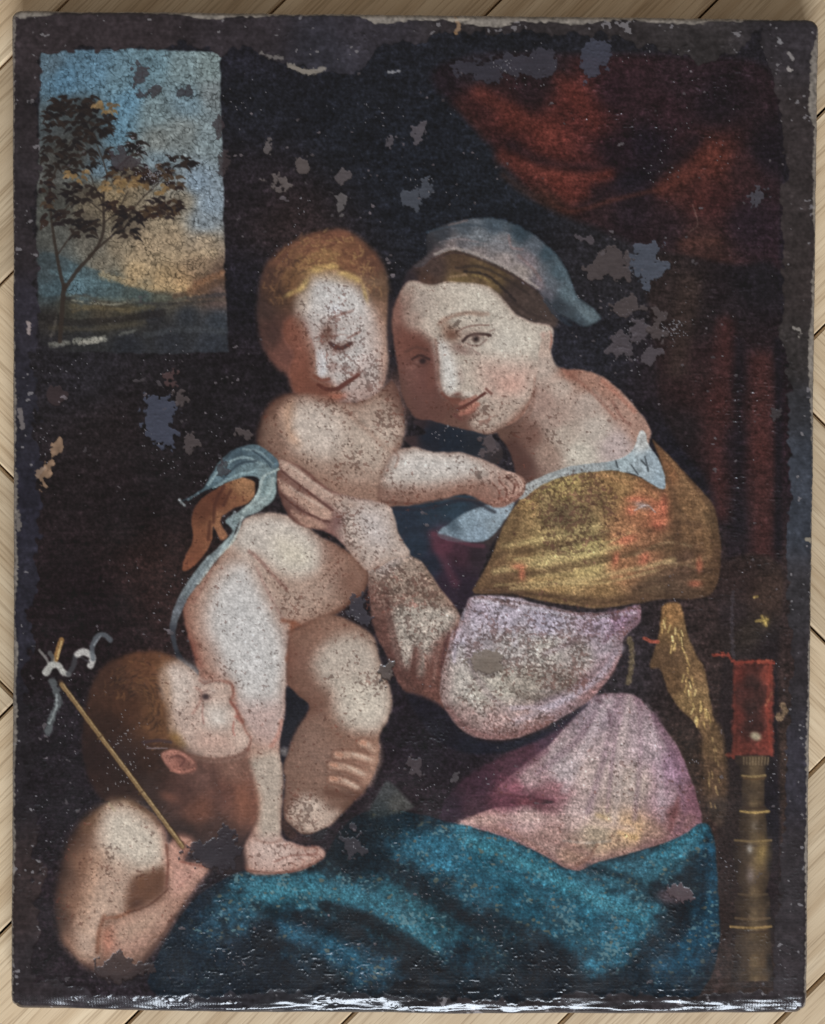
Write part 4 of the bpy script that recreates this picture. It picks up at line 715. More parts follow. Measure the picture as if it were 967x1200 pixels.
spc = lin((84, 50, 42)).astype(np.float32) * np.exp(.35 * F(3, 3, 10))[..., None]
C[:] = C * (1 - spk[..., None]) + (.25 * C + .75 * spc) * spk[..., None]
HT -= .10 * spk
# fine crackle as dark hairlines, strongest in the sky and the pale paint
CA, CB = np.abs(F(3.2, 3.2, 11)), np.abs(F(2.0, 1.8, 12))
lum = C @ np.array([.21, .72, .07], np.float32)
is_ls = (ID == pid(LS)).astype(np.float32)
lit = sstep(.02, .2, lum)
ck = (1 - sstep(.04, .16, CA)) * (.13 + .30 * is_ls) * lit + (1 - sstep(.10, .42, CB)) * is_ls * .52 * lit
C *= (1 - np.clip(ck, 0, .85))[..., None]
C *= np.exp(is_ls * (.10 * G0 + .08 * G1 + .04 * G2) + (1 - is_ls) * lit * (.115 * G0 + .055 * G1 + .025 * G2))[..., None]
HT -= .25 * np.clip(ck, 0, 1)
# weave of the canvas showing through, paint grain
wv = np.sin(X * 2 * np.pi / 3.3 + 1.5 * vnoise(X / 30, Y / 30, 1)) * .5 + np.sin(Y * 2 * np.pi / 3.5 + 1.5 * vnoise(X / 30, Y / 30, 2)) * .5
C *= (1 + .035 * wv)[..., None]
HT += .05 * wv
# curtain and dark ground: dry horizontal cracking and thin scumbles
cu_ = (ID == pid(CU)).astype(np.float32); bd_ = (ID == 0).astype(np.float32)
hl = 1 - sstep(.05, .22, np.abs(F(6, 1.3, 43)))
C *= np.exp(cu_ * (.13 * G0 + .14 * G1 + .10 * G2 + .12 * GH) + bd_ * (.12 * G0 + .10 * G1 + .06 * GH))[..., None] * (1 - (.30 * cu_ + .18 * bd_) * hl)[..., None]
# mantle: broken highlights of lead white and blue
mn = (ID == pid(MN)).astype(np.float32)
lumc = C @ np.array([.21, .72, .07], np.float32)
C *= np.exp(mn * (.15 * G0 + .17 * F(1.0, .9, 13) + .09 * F(2.4, 1.8, 14)))[..., None]
mk = mn * sstep(1.35, 2.2, .85 * F(1.2, 1.0, 15) + .5 * F(9, 6, 16)) * sstep(.008, .05, lumc)
C[:] = C * (1 - .6 * mk[..., None]) + lin((110, 150, 156)).astype(np.float32) * (.6 * mk)[..., None]
mk = mn * sstep(1.5, 2.2, F(1.8, 1.4, 17)) * sstep(.01, .06, lumc)
C[:] = C * (1 - .55 * mk[..., None]) + lin((122, 120, 92)).astype(np.float32) * (.55 * mk)[..., None]
# shawl, sleeve and skirt: broken dry strokes
sw = np.isin(ID, [pid(SH), pid(SL), pid('skirt')]).astype(np.float32)
C *= np.exp(sw * (.10 * G0 + .10 * F(1.0, 1.0, 18) + .09 * F(4.5, 1.0, 19)))[..., None]

# paint losses: (outline, colour)
def zz(ox, oy, s, p): return [(ox + u / s, oy + v / s) for u, v in p]
GREY = (80, 72, 77); BLUE = (76, 82, 95); BRN = (78, 68, 68); TAN = (112, 100, 98)
LOSS = [
 (zz(600,240,4.835,[(720,232),(800,215),(840,250),(835,300),(885,330),(868,385),(838,430),(800,460),(795,505),(752,500),(738,450),(700,380),(664,352),(664,300),(708,282)]), BLUE),
 (zz(600,240,4.835,[(412,372),(470,322),(482,262),(550,242),(635,270),(655,350),(648,410),(600,440),(540,420),(480,405),(430,395)]), BRN),
 (zz(600,240,4.835,[(572,592),(640,530),(700,510),(720,560),(770,582),(750,612),(660,622),(592,612)]), BRN),
 (zz(600,240,4.835,[(682,640),(768,622),(765,690),(740,780),(708,802),(690,760)]), GREY),
 (zz(600,240,4.835,[(795,575),(892,612),(858,640),(850,700),(852,780),(822,782),(795,720),(800,640)]), BRN),
 (zz(600,240,4.835,[(590,740),(660,730),(690,800),(680,870),(620,860),(585,880)]), GREY),
 (zz(600,240,4.835,[(750,820),(850,810),(830,850),(800,860),(820,910),(760,915)]), GREY),
 (zz(600,240,4.835,[(370,178),(450,175),(448,222),(412,205),(360,195)]), GREY),
 (zz(0,260,3.223,[(545,682),(600,645),(660,680),(672,740),(655,832),(590,842),(558,802),(540,750)]), (66,70,86)),
 (zz(0,260,3.223,[(605,565),(660,560),(662,595),(630,622),(608,595)]), (76,56,56)),
 (zz(0,260,3.223,[(660,655),(700,660),(704,682),(672,690)]), BRN),
 (zz(0,260,3.223,[(178,650),(205,610),(245,640),(240,668),(190,678)]), (58,46,48)),
 (zz(0,260,3.223,[(696,822),(742,818),(738,845),(706,868)]), BRN),
 (zz(0,260,3.223,[(885,795),(915,790),(932,815),(910,822)]), BRN),
 (zz(270,0,3.223,[(588,510),(622,495),(668,528),(640,545),(620,535),(600,562)]), (86,80,86)),
 (zz(270,0,3.223,[(690,505),(715,470),(738,472),(736,520),(700,532)]), (86,80,86)),
 (zz(270,0,3.223,[(648,745),(690,712),(738,682),(762,705),(745,735),(690,775),(655,770)]), (72,76,86)),
 (zz(270,0,3.223,[(372,740),(430,736),(420,792),(405,790),(408,755)]), (98,92,92)),
 (zz(270,0,3.223,[(126,530),(148,532),(150,578),(134,582)]), (98,90,90)),
 (zz(270,0,3.223,[(150,660),(180,655),(205,690),(180,725),(145,705)]), (98,88,86)),
 (zz(270,0,3.223,[(258,605),(290,602),(300,630),(282,648),(262,632)]), (92,82,80)),
 (zz(270,0,3.223,[(412,632),(432,628),(434,670),(418,700),(406,665)]), (88,80,82)),
 (zz(0,0,3.223,[(428,575),(455,540),(490,560),(515,600),(500,628),(450,630),(430,610)]), (60,50,55)),
 (zz(0,0,3.223,[(505,245),(545,235),(552,300),(530,318),(508,300)]), (62,52,56)),
 (zz(0,0,3.223,[(536,325),(590,325),(596,345),(560,372),(540,350)]), (58,48,52)),
 (zz(0,0,3.223,[(690,335),(722,335),(720,360),(695,360)]), (52,44,50)),
 (zz(0,0,3.223,[(808,450),(835,430),(842,500),(815,505)]), (60,50,54)),
 (zz(0,0,3.223,[(815,610),(850,590),(860,665),(822,650)]), (62,52,54)),
 (zz(440,420,4.835,[(582,485),(600,460),(652,452),(672,500),(662,530),(620,515),(590,515)]), (84,72,74)),
 (zz(520,640,3.72,[(130,500),(170,475),(225,480),(252,515),(235,545),(160,558),(128,530)]), (122,108,96)),
 (zz(300,780,4.615,[(805,530),(840,500),(892,530),(885,575),(850,585),(815,570)]), (72,62,66)),
 (zz(40,920,3.72,[(650,300),(720,250),(800,225),(820,180),(870,220),(890,290),(860,360),(800,380),(740,350),(680,330)]), (50,44,50)),
 (zz(40,920,3.72,[(265,790),(350,735),(420,770),(510,790),(480,840),(400,870),(300,850)]), (56,45,45)),
 (zz(520,0,3.223,[(515,215),(550,150),(600,160),(622,205),(600,260),(555,292),(520,262)]), (64,66,80)),
 (zz(520,0,3.223,[(225,205),(330,190),(405,200),(412,290),(340,300),(240,270)]), (58,56,66)),
 (zz(520,0,3.223,[(40,220),(150,225),(225,240),(210,310),(130,300),(60,270)]), (56,54,64)),
 (zz(740,820,3.159,[(130,715),(160,690),(222,690),(230,745),(180,752),(140,735)]), (84,68,72)),
 (zz(740,280,4.0,[(665,800),(700,790),(715,830),(680,835)]), (62,56,58)),
 (zz(740,0,4.0,[(560,900),(640,895),(630,940),(590,960),(565,940)]), (70,68,76)),
 (zz(340,600,4.395,[(465,795),(510,800),(518,860),(490,890),(470,840)]), (96,84,78)),
 (zz(300,780,4.615,[(675,10),(728,10),(730,90),(700,100),(680,60)]), (90,78,74)),
 (zz(340,600,4.395,[(300,470),(370,440),(410,500),(425,610),(380,590),(330,560)]), (62,58,66)),
 (zz(200,930,2.844,[(560,150),(600,120),(650,180),(640,200),(590,205)]), (58,54,60)),
 (zz(0,520,3.223,[(820,80),(840,55),(850,100),(832,110)]), (60,54,58)),
]
LOSSID = []
for li, (pts, c) in enumerate(LOSS):
    b, m = region(pts, .9, 6.5, 7.0, seed=li % 7)
    stri = 1 + .25 * (vnoise(X[b] / 14, Y[b] / 2.4, 5) - .5) + .2 * (vnoise(X[b] / 2, Y[b] / 2, 6) - .5)
    put(b, m, lin(c).astype(np.float32) * stri[..., None], .88)
    rim_ = np.clip(1 - np.abs(m - .5) * 2, 0, 1); C[b] *= (1 - .35 * rim_)[..., None]
    nm = 'paint_loss#%d' % li
    k = m > .5; t = ID[b]; t[k] = pid(nm); ID[b] = t
    HT[b] -= .45 * m
# small unnumbered losses scattered over the dark ground
lum = C @ np.array([.21, .72, .07], np.float32)
dark = 1 - sstep(.02, .09, lum)
reg = np.full(X.shape, .35, np.float32)
for (x, y, rx, ry, v) in [(320,210,40,40,.9),(330,285,60,30,.7),(700,390,70,60,1.1),(215,480,60,60,.7),(60,480,40,90,.7),(60,890,40,110,1.2),(490,120,120,60,.5),(740,340,70,60,.7),(460,310,20,40,.8),(300,470,25,60,.6),(90,1140,60,40,.9),(480,960,80,40,.5),(250,420,60,40,.4)]:
    reg += v * np.exp(-(((X - x) / rx) ** 2 + ((Y - y) / ry) ** 2))
sm = .72 * F(1.7, 1.4, 20) + .62 * F(5, 4, 21)
t0 = 2.75 - .62 * np.clip(reg, 0, 2.2)
ms = sstep(t0, t0 + .35, sm) * dark * .85
C[:] = C * (1 - ms[..., None]) + (lin((92, 84, 88)).astype(np.float32) * np.exp(.35 * G5)[..., None]) * ms[..., None]
HT -= .25 * ms
tn = .8 * F(.55, .5, 41) + .6 * F(16, 16, 42)
mt = sstep(2.65, 3.1, tn + .35 * np.clip(reg - .35, 0, 1)) * dark * .75        # surface sparkle on the dark ground, painted as pin-prick pale flecks
C[:] = C * (1 - mt[..., None]) + lin((138, 134, 140)).astype(np.float32) * mt[..., None]

# border where the picture was cut down and toned over
e1 = fbm(X / 26, Y / 26, 5, 4) - .5
e2 = fbm(X / 9, Y / 9, 8, 3) - .5
bT = np.interp(X, [0,45,60,150,262,290,330,370,420,440,470,520,580,640,700,780,830,860,885,967], [60,56,60,55,52,52,72,84,84,60,46,42,40,42,40,60,78,62,40,40])
bT2 = np.interp(X, [0,600,640,700,770,800,840,870,967], [0,0,0,0,62,68,72,0,0])
bL = np.interp(Y, [0,60,160,200,260,330,420,480,560,600,700,800,900,1000,1100,1200], [42,44,47,42,38,44,42,40,50,44,40,34,38,46,40,40])
bR = np.interp(Y, [0,50,90,120,150,190,230,300,380,400,430,470,520,600,660,720,800,900,1000,1100,1200], [890,892,908,914,916,924,917,918,915,916,924,922,927,926,922,926,928,922,918,908,906])
bB = np.interp(X, [0,60,120,200,300,420,520,640,680,700,760,860,967], [1160,1150,1168,1172,1164,1166,1172,1172,1164,1166,1168,1166,1160])
e1 = .10 * G12 + .06 * G5; e2 = .16 * G2 + .14 * G5
mT = sstep(-1.2, 1.2, bT - Y + 26 * e1 + 8 * e2); mL = sstep(-1.5, 1.5, bL - X + 24 * e1 + 12 * e2)
mR = sstep(-1.2, 1.2, X - bR + 6 * e1 + 8 * e2); mB = sstep(-1.5, 1.5, Y - bB + 14 * e1 + 8 * e2)
mb = np.maximum(np.maximum(mT, mL), np.maximum(mR, mB))
bc = idw(X, Y, [(30,40,52,42,46),(150,35,52,42,46),(300,40,50,42,48),(380,60,48,47,58),(420,30,50,45,54),(560,35,49,42,45),(700,30,50,43,45),(820,60,52,46,47),(930,40,52,46,52),(935,150,54,45,46),(935,250,52,43,43),(940,330,54,44,43),(938,420,56,49,48),(938,480,50,50,56),
   (940,540,54,60,72),(940,610,52,58,70),(940,690,50,46,50),(940,780,44,38,42),(935,900,46,42,52),(935,1020,44,36,40),(925,1120,46,38,42),(28,120,46,38,42),(28,300,46,38,42),(26,350,46,42,54),(28,480,40,38,50),(30,600,36,34,48),(30,720,36,34,46),(30,900,34,28,34),(35,1050,50,36,36),(40,1140,44,36,40),  # bluish window sheen is painted into the left and right border colours
   (200,1180,40,38,46),(400,1180,38,38,44),(600,1180,46,40,44),(800,1180,44,38,42),(120,1170,44,38,44)], s=30)
bc = bc * np.exp(.09 * G12 + .12 * G2 + .12 * G1 + .08 * GH)[..., None]
C[:] = C * (1 - mb[..., None]) + bc * mb[..., None]
ID[mb > .5] = pid('retouched_border')
HT -= .35 * mb
# ochre damage on the left margin and pale chips
for pts in [[(60,524),(70,517),(69,532),(61,546),(53,549)],[(44,554),(54,550),(56,562),(60,572),(50,575),(43,566)]]:
    b, m = region(pts, 1.0, 5.0, 7.0); put(b, m, lin((142,112,86)) * np.exp(.2 * G2[b])[..., None], .8)
for pts, w, c in [([(340,76),(352,82),(368,84),(380,80)],6,(150,140,128)),([(306,62),(318,66),(330,68)],4,(120,112,108)),([(455,84),(468,84)],3,(150,150,156)),([(925,62),(929,68)],4,(150,142,140)),([(924,80),(926,82)],4,(170,160,156)),([(912,44),(916,50),(912,48)],2,(140,136,140)),
                  ([(930,384),(938,388),(936,394)],3,(150,140,130)),([(947,632),(954,634)],5,(160,146,120)),([(33,378),(33,390)],3,(170,150,146)),([(22,480),(26,500)],5,(120,110,108)),([(20,600),(22,620)],5,(118,108,100))]:
    stroke(pts, w, c, .8, soft=1, rough=2.4)
# chipped specks along the margins
em = np.exp(-dE / 40.0)
sp = .75 * F(1.5, 1.2, 22) + .6 * F(5, 5, 23)
mk = sstep(2.2, 2.6, sp + .5 * em) * mb * .75
C[:] = C * (1 - mk[..., None]) + lin((128, 122, 126)).astype(np.float32) * mk[..., None]
# bare threads where the edge is rubbed down to the cloth
en = np.clip(.5 + .18 * F(14, 14, 24), 0, 1); et = np.clip(.5 + .22 * F(1.2, 1.2, 25), 0, 1)
wT = np.interp(X, [0,20,60,100,150,190,260,300,330,420,440,560,640,760,860,880,967], [7,12,8,2,2,4,8,8,3,3,10,12,9,8,6,2,2])
wL = np.interp(Y, [0,30,60,200,420,500,560,640,760,840,960,1100,1200], [8,9,4,3,2,6,8,7,6,7,6,5,3])
wR = np.interp(Y, [0,30,60,130,150,200,300,380,470,560,700,860,1000,1200], [3,5,9,9,4,5,3,6,5,2,2,4,5,4])
def rub(d, wd, tickv): return sstep(-1.0, 1.0, wd * (.35 + 1.3 * en) + 3.2 * (tickv - .5) - d)
rT = rub(dT, wT, vnoise(X / 5, Y / 3, 2)); rL = rub(dL, wL * .8, vnoise(X / 6, Y / 2.4, 3)); rR = rub(dR, wR, vnoise(X / 6, Y / 2.6, 4))
rB = rub(dB, .8, vnoise(X / 5, Y / 3, 6))
rr = np.clip(np.maximum(np.maximum(rT, rL * .75), np.maximum(rR * .85, rB * .5)), 0, 1) * .85
tc = lin((150, 138, 124)).astype(np.float32) * (.55 + .8 * et)[..., None]
C[:] = C * (1 - rr[..., None]) + tc * rr[..., None]
stroke([(534,20),(538,30),(535,38)], 5, (168,128,84), .7, rough=2); stroke([(528,22),(548,22)], 4, (186,172,150), .7, rough=2)

# ------------------------------------------------------------------ relief: horizontal cupping, strongest right and below
cup = np.full(X.shape, .28, np.float32)
for (x, y, rx, ry, v) in [(870,520,60,150,1.0),(850,130,70,90,.8),(760,150,90,80,.5),(700,120,90,60,.5),(300,1120,190,70,1.0),(600,1150,320,40,1.0),(240,1050,70,70,.8),(460,980,100,40,.7),(860,1080,70,90,.7),(540,690,30,40,.9),(520,860,70,30,.7),(60,950,50,160,.6),(870,700,60,70,.5),
                          (600,250,90,40,.5),(390,60,70,30,.7),(480,1000,260,90,.35),(700,1080,160,70,.45),(830,350,60,60,.6),(700,400,60,50,.4)]:
    cup += v * np.exp(-(((X - x) / rx) ** 2 + ((Y - y) / ry) ** 2))
cup *= .30 + .70 * (1 - sstep(.05, .25, C @ np.array([.21, .72, .07], np.float32)))
r1 = F(2.3, .8, 26); r2 = F(.9, .7, 27)
gate = sstep(-.6, 1.0, F(11, 8, 28))
top = 1.0 + 2.0 * (1 - vv) ** 1.2
HT += top * cup * (.2 + .8 * gate) * (.36 * sstep(1.0, 2.3, r1) + .30 * sstep(1.0, 2.3, r2))
rib = np.exp(-(((X - 867) / 13) ** 2 + ((Y - 520) / 120) ** 2)) + .8 * np.exp(-(((X - 915) / 10) ** 2 + ((Y - 560) / 100) ** 2)) + .8 * np.exp(-(((X - 856) / 12) ** 2 + ((Y - 620) / 60) ** 2)) + .6 * np.exp(-(((X - 815) / 16) ** 2 + ((Y - 530) / 40) ** 2))
HT += .20 * top * rib * np.clip(np.sin(Y * 2 * np.pi / 4.6 + 2.2 * F(9, 3, 29)) - .1, 0, 1) * (.6 + .4 * F(3, 2, 30))
HT += .8 * (fbm(X / 110, Y / 110, 14, 2) - .5) * 2
edge_roll = np.exp(-dB / 16.0)
HT += edge_roll * (.55 * F(9, 1.7, 31) + .55 * F(22, 3.5, 32))                 # wrinkled turn-over along the lower edge

r = 7.0
dz = np.where(dE < r, r - np.sqrt(np.maximum(r * r - (r - dE) ** 2, 0)), 0)
rb = 25.0                                                                   # softer roll along the lower edge
rbx = np.clip(rb + 2.5 * F(30, 30, 33), 17, 32)
dz += np.where(dB < rbx, (.0098 * (rbx - dB) ** 2), 0)
edge_fade = np.clip(dE / 3.0, 0, 1)
Z = ZC + S * (HT * edge_fade - dz) - .0002
WX = (X - CX) * S; WY = (CY - Y) * S
lum = (C @ np.array([.21, .72, .07], np.float32))[..., None]
ismn = np.isin(ID, [pid(MN)]).astype(np.float32)[..., None]
sat = np.full(ismn.shape, .86, np.float32); val = np.ones_like(sat)
for nm_, s_, v_ in [(MN, .92, .72), (SF, .55, .72), ('chemise', .62, .90), (CL, .70, .88), (SH, .82, 1.08), (RB, .82, .86), (CU, .80, .90), ('retouched_border', .70, 1.0), ('skirt', 1.02, 1.0), (SL, .86, 1.02), (IF, .98, .99), (BY, .94, .99), (WF, .92, .99), (HD, 1.02, 1.0), (HR, 1.0, 1.14), ('painted_landscape', .86, 1.0)]:
    k_ = ID == pid(nm_); sat[k_] = s_; val[k_] = v_
C = (lum + (C - lum) * sat) * val
flm = np.isin(ID, [pid(IF), pid(BY), pid(WF), pid(HD)]).astype(np.float32)[..., None]
C = C * (1 + flm * np.array([.05, .0, -.075], np.float32))
C = np.clip(C * np.array([1.06, 1.01, .96], np.float32) - .0035, 0.0015, .85).astype(np.float32)

# normals from the height sheet, shared by every piece so that no seam shows
P = np.stack([WX, WY, Z], -1).astype(np.float64)
gu = np.gradient(P, axis=1); gv = np.gradient(P, axis=0)
N = np.cross(gv, gu); N /= np.linalg.norm(N, axis=-1, keepdims=True) + 1e-12

# ------------------------------------------------------------------ materials
def mat(name):
    m = bpy.data.materials.new(name); m.use_nodes = True
    nt = m.node_tree; return m, nt, nt.nodes['Principled BSDF']

paint, nt, pb = mat('aged_oil_paint')
at = nt.nodes.new('ShaderNodeAttribute'); at.attribute_name = 'paint'
gl = nt.nodes.new('ShaderNodeAttribute'); gl.attribute_name = 'gloss'
tcn = nt.nodes.new('ShaderNodeTexCoord')
nz = nt.nodes.new('ShaderNodeTexNoise'); nz.inputs['Scale'].default_value = 1600; nz.inputs['Detail'].default_value = 3
mp = nt.nodes.new('ShaderNodeMapping'); mp.inputs['Scale'].default_value = (0.55, 1, 1)
bp = nt.nodes.new('ShaderNodeBump'); bp.inputs['Strength'].default_value = .12; bp.inputs['Distance'].default_value = .0004
mr = nt.nodes.new('ShaderNodeMapRange'); mr.inputs['To Min'].default_value = .62; mr.inputs['To Max'].default_value = .17
nt.links.new(tcn.outputs['Object'], mp.inputs['Vector']); nt.links.new(mp.outputs[0], nz.inputs['Vector'])
nt.links.new(nz.outputs[0], bp.inputs['Height']); nt.links.new(bp.outputs[0], pb.inputs['Normal'])
nt.links.new(at.outputs['Color'], pb.inputs['Base Color'])
nt.links.new(gl.outputs['Fac'], mr.inputs['Value']); nt.links.new(mr.outputs[0], pb.inputs['Roughness'])
pb.inputs['Specular IOR Level'].default_value = .45

clothm, nt, pb = mat('raw_canvas_edge')
w1 = nt.nodes.new('ShaderNodeTexNoise'); w1.inputs['Scale'].default_value = 240; w1.inputs['Detail'].default_value = 4
cr1 = nt.nodes.new('ShaderNodeValToRGB')
cr1.color_ramp.elements[0].color = (.03, .024, .026, 1); cr1.color_ramp.elements[0].position = .42
cr1.color_ramp.elements[1].color = (.22, .18, .14, 1); cr1.color_ramp.elements[1].position = .62
nt.links.new(w1.outputs[0], cr1.inputs[0]); nt.links.new(cr1.outputs[0], pb.inputs['Base Color'])
pb.inputs['Roughness'].default_value = .9

def oak(name, tint):
    m, nt, pb = mat(name)
    tc = nt.nodes.new('ShaderNodeTexCoord'); oi = nt.nodes.new('ShaderNodeObjectInfo')
    ad = nt.nodes.new('ShaderNodeVectorMath'); ad.operation = 'ADD'
    ml = nt.nodes.new('ShaderNodeVectorMath'); ml.operation = 'SCALE'; ml.inputs['Scale'].default_value = 7.3
    cb = nt.nodes.new('ShaderNodeCombineXYZ')
    for i in range(3): nt.links.new(oi.outputs['Random'], cb.inputs[i])
    nt.links.new(cb.outputs[0], ml.inputs[0]); nt.links.new(tc.outputs['Object'], ad.inputs[0]); nt.links.new(ml.outputs[0], ad.inputs[1])
    mp = nt.nodes.new('ShaderNodeMapping'); mp.inputs['Scale'].default_value = (6, 70, 20)
    nt.links.new(ad.outputs[0], mp.inputs['Vector'])
    n1 = nt.nodes.new('ShaderNodeTexNoise'); n1.inputs['Scale'].default_value = 1.0; n1.inputs['Detail'].default_value = 5; n1.inputs['Distortion'].default_value = .6
    nt.links.new(mp.outputs[0], n1.inputs['Vector'])
    mp2 = nt.nodes.new('ShaderNodeMapping'); mp2.inputs['Scale'].default_value = (30, 700, 60)
    nt.links.new(ad.outputs[0], mp2.inputs['Vector'])
    n2 = nt.nodes.new('ShaderNodeTexNoise'); n2.inputs['Scale'].default_value = 1.0; n2.inputs['Detail'].default_value = 3
    nt.links.new(mp2.outputs[0], n2.inputs['Vector'])
    r1 = nt.nodes.new('ShaderNodeValToRGB')
    e = r1.color_ramp.elements
    e[0].position = .3; e[0].color = (.57 * tint, .40 * tint, .235 * tint, 1); e[1].position = .72; e[1].color = (.79 * tint, .61 * tint, .40 * tint, 1)
    nt.links.new(n1.outputs[0], r1.inputs[0])
    r2 = nt.nodes.new('ShaderNodeValToRGB')
    e = r2.color_ramp.elements
    e[0].position = .34; e[0].color = (.48, .42, .36, 1); e[1].position = .50; e[1].color = (1, 1, 1, 1)
    nt.links.new(n2.outputs[0], r2.inputs[0])
    mx = nt.nodes.new('ShaderNodeMix'); mx.data_type = 'RGBA'; mx.blend_type = 'MULTIPLY'; mx.inputs['Factor'].default_value = .5
    nt.links.new(r1.outputs[0], mx.inputs[6]); nt.links.new(r2.outputs[0], mx.inputs[7])
    nt.links.new(mx.outputs[2], pb.inputs['Base Color'])
    b = nt.nodes.new('ShaderNodeBump'); b.inputs['Strength'].default_value = .25; b.inputs['Distance'].default_value = .0005
    nt.links.new(n2.outputs[0], b.inputs['Height']); nt.links.new(b.outputs[0], pb.inputs['Normal'])
    pb.inputs['Roughness'].default_value = .55
    pb.inputs['Specular IOR Level'].default_value = .3
    return m
oaks = [oak('pale_oak', 1.0), oak('pale_oak_warm', .86), oak('pale_oak_light', 1.08)]
dark_gap, nt, pb = mat('dark_subfloor')
g1 = nt.nodes.new('ShaderNodeTexNoise'); g1.inputs['Scale'].default_value = 90
g2 = nt.nodes.new('ShaderNodeValToRGB'); g2.color_ramp.elements[0].color = (.02, .013, .008, 1); g2.color_ramp.elements[1].color = (.05, .034, .022, 1)
nt.links.new(g1.outputs[0], g2.inputs[0]); nt.links.new(g2.outputs[0], pb.inputs['Base Color']); pb.inputs['Roughness'].default_value = .9

# ------------------------------------------------------------------ floor: herringbone oak boards
KF = S * (D + ZC) / D
def fw(px, py): return ((px - CX) * KF, (CY - py) * KF)
def link(o, parent=None):
    col.objects.link(o)
    if parent is not None: o.parent = parent
    return o

fm = bpy.data.meshes.new('floor')
fx, fy = 1.1, 1.2
fm.from_pydata([(-fx,-fy,-.020),(fx,-fy,-.020),(fx,fy,-.020),(-fx,fy,-.020),(-fx,-fy,-.014),(fx,-fy,-.014),(fx,fy,-.014),(-fx,fy,-.014)], [],
               [(3,2,1,0),(4,5,6,7),(0,1,5,4),(1,2,6,5),(2,3,7,6),(3,0,4,7)])
fm.materials.append(dark_gap)
floor = link(bpy.data.objects.new('floor', fm))
floor['kind'] = 'structure'; floor['label'] = 'pale oak herringbone parquet floor under the painting'

w = 254 / math.sqrt(2) * KF; g = .0007
Lp = 4 * w
def plank_mesh(mi):
    me = bpy.data.meshes.new('plank')
    a, b_, c = Lp / 2 - g, w / 2 - g, .0012
    z0, z1 = -.014, 0.0
    v = []
    for (x, y, z) in [(a, b_, z0), (a, b_, z1 - c), (a - c, b_ - c, z1)]:
        v += [(-x, -y, z), (x, -y, z), (x, y, z), (-x, y, z)]
    f = [(8, 9, 10, 11)]
    for k in (0, 4):
        for i in range(4):
            j = (i + 1) % 4; f.append((k + i, k + j, k + 4 + j, k + 4 + i))
    me.from_pydata(v, [], f); me.materials.append(oaks[mi]); me.update()
    return me
pm = [plank_mesh(i) for i in range(3)]
rp = random.Random(5)
def cellpt(a, b_):     # corner of lattice cell in photograph px
    u = 78 + 254 * a; v2 = 38 + 254 * b_      # x+y = u ; y-x = v2
    return ((u - v2) / 2, (u + v2) / 2)
def add_plank(cxp, cyp, ang):
    x, y = fw(cxp, cyp)
    if abs(x) > .72 or abs(y) > .80: return
    o = link(bpy.data.objects.new('plank', pm[rp.randrange(3)]), floor)
    o.location = (x, y, rp.uniform(-.0003, 0)); o.rotation_euler = (0, 0, ang)
for A in range(-9, 18):
    for m_ in range(-4, 5):
        b0 = -2 + 8 * m_ - A                      # rising boards
        add_plank(*cellpt(A + .5, b0 + 2), math.radians(45))
for B in range(-12, 16):
    for m_ in range(-4, 5):
        a0 = 2 + 8 * m_ - B                       # falling boards
        add_plank(*cellpt(a0 + 2, B + .5), math.radians(-45))

# ------------------------------------------------------------------ the painting as one thing
root = link(bpy.data.objects.new('painting', None))
root['label'] = 'old unframed oil painting of woman with two small children, flaking canvas lying on oak floor'
root['category'] = 'painting'

gloss = np.clip(.38 + .30 * (1 - sstep(.03, .3, C @ np.array([.21, .72, .07], np.float32))) - .5 * rr + .8 * np.exp(-(dB / 22.0) ** 2) + .45 * (fbm(X / 30, Y / 30, 9, 3) - .5), 0, 1).astype(np.float32)
fid = ID[:-1, :-1]
vidx = np.arange(NU * NV).reshape(NV, NU)
quads = np.stack([vidx[:-1, :-1], vidx[1:, :-1], vidx[1:, 1:], vidx[:-1, 1:]], -1)
Pf = P.reshape(-1, 3).astype(np.float32); Nf = N.reshape(-1, 3); Cf = C.reshape(-1, 3); Gf = gloss.reshape(-1)
if Nf[:, 2].mean() < 0: Nf = -Nf

def piece(name, q, parent):
    me = bpy.data.meshes.new(name)
    used, inv = np.unique(q.reshape(-1), return_inverse=True)
    nv, nf = len(used), len(q)
    me.vertices.add(nv); me.loops.add(nf * 4); me.polygons.add(nf)
    me.vertices.foreach_set('co', Pf[used].reshape(-1))
    me.loops.foreach_set('vertex_index', inv.astype(np.int32).reshape(-1))
    me.polygons.foreach_set('loop_start', np.arange(0, nf * 4, 4, dtype=np.int32))
    me.polygons.foreach_set('loop_total', np.full(nf, 4, np.int32))
    me.update(calc_edges=True)
    a = me.attributes.new('paint', 'FLOAT_COLOR', 'POINT')
    cc = np.ones((nv, 4), np.float32); cc[:, :3] = Cf[used]; a.data.foreach_set('color', cc.reshape(-1))
    a = me.attributes.new('gloss', 'FLOAT', 'POINT'); a.data.foreach_set('value', Gf[used])
    me.polygons.foreach_set('use_smooth', np.ones(nf, bool))
    me.normals_split_custom_set_from_vertices(Nf[used].astype(np.float32))
    me.materials.append(paint)
    return link(bpy.data.objects.new(name, me), parent)

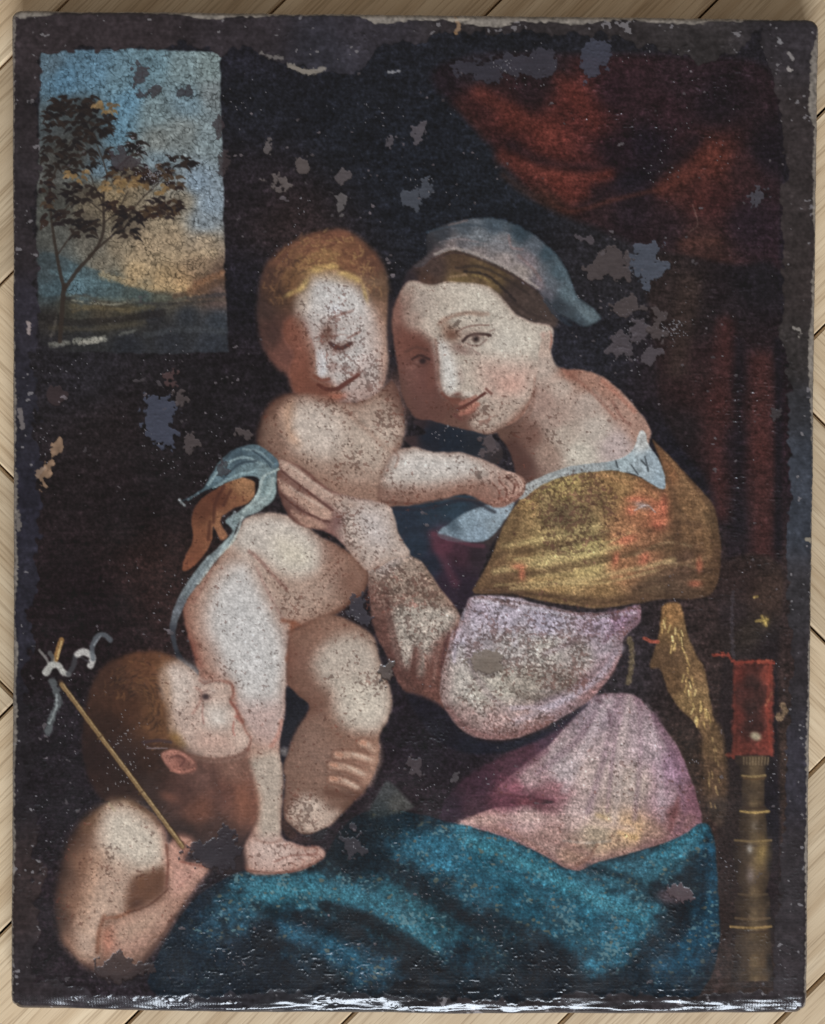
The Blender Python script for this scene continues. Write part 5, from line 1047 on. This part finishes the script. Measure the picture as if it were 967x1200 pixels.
PARENT = {'hair': 'painted_woman', 'headscarf': 'painted_woman', 'bodice': 'painted_woman', 'chemise': 'painted_woman', 'shawl': 'painted_woman', 'skirt': 'painted_woman',
          'mantle': 'painted_woman', 'sleeve': 'painted_woman', 'hand': 'painted_woman', 'cloth': 'painted_infant', 'painted_tree': 'painted_landscape',
          'reed_cross': 'painted_boy', 'ribbon': 'painted_boy'}
PLAB = {'painted_backdrop': 'dark painted interior behind the figures', 'painted_landscape': 'painted window view with blue sky, tree and hills', 'painted_curtain': 'dark red painted curtain',
        'painted_woman': 'painted face and neck of the woman', 'painted_infant': 'painted bare infant standing on one leg', 'painted_boy': 'painted boy with reed cross looking up', 'shawl': 'ochre yellow painted shawl',
        'headscarf': 'blue and pink painted headscarf', 'mantle': 'teal blue painted mantle', 'skirt': 'pale pink painted skirt', 'sleeve': 'worn pale pink painted sleeve', 'retouched_border': 'dull brown border with worn edges',
        'painted_red_box': 'painted red box on the baluster', 'painted_baluster': 'painted turned brass baluster', 'cloth': 'white and blue painted cloth', 'ribbon': 'pale painted ribbon scroll', 'reed_cross': 'thin painted reed cross'}
objs = {}
order = sorted(range(len(NAMES)), key=lambda i: NAMES[i] in PARENT)
for i in order:
    nm = NAMES[i]
    q = quads[fid == i]
    if len(q) == 0: continue
    base = nm.split('#')[0]
    o = piece(base, q, objs.get(PARENT.get(nm), root))
    if base == 'paint_loss': o['label'] = 'bare greyish patch where paint has flaked off'
    if nm in PLAB: o['label'] = PLAB[nm]
    objs[nm] = o

# turned-down sides of the canvas, one strip for each side
def side(idx):
    top = Pf[idx]; n = len(idx); v = []
    for k in range(3):
        z = top[:, 2] * (1 - k / 2) + .0006 * (k / 2)
        v += [tuple(map(float, (p[0], p[1], zz_))) for p, zz_ in zip(top, z)]
    f = [(k * n + i, k * n + i + 1, (k + 1) * n + i + 1, (k + 1) * n + i) for k in range(2) for i in range(n - 1)]
    me = bpy.data.meshes.new('tacking_edge'); me.from_pydata(v, [], f); me.materials.append(clothm); me.update()
    link(bpy.data.objects.new('tacking_edge', me), root)
for idx in (vidx[0, ::4], vidx[-1, ::-4], vidx[::-4, 0], vidx[::4, -1]): side(np.append(idx, idx[-1]) if False else idx)
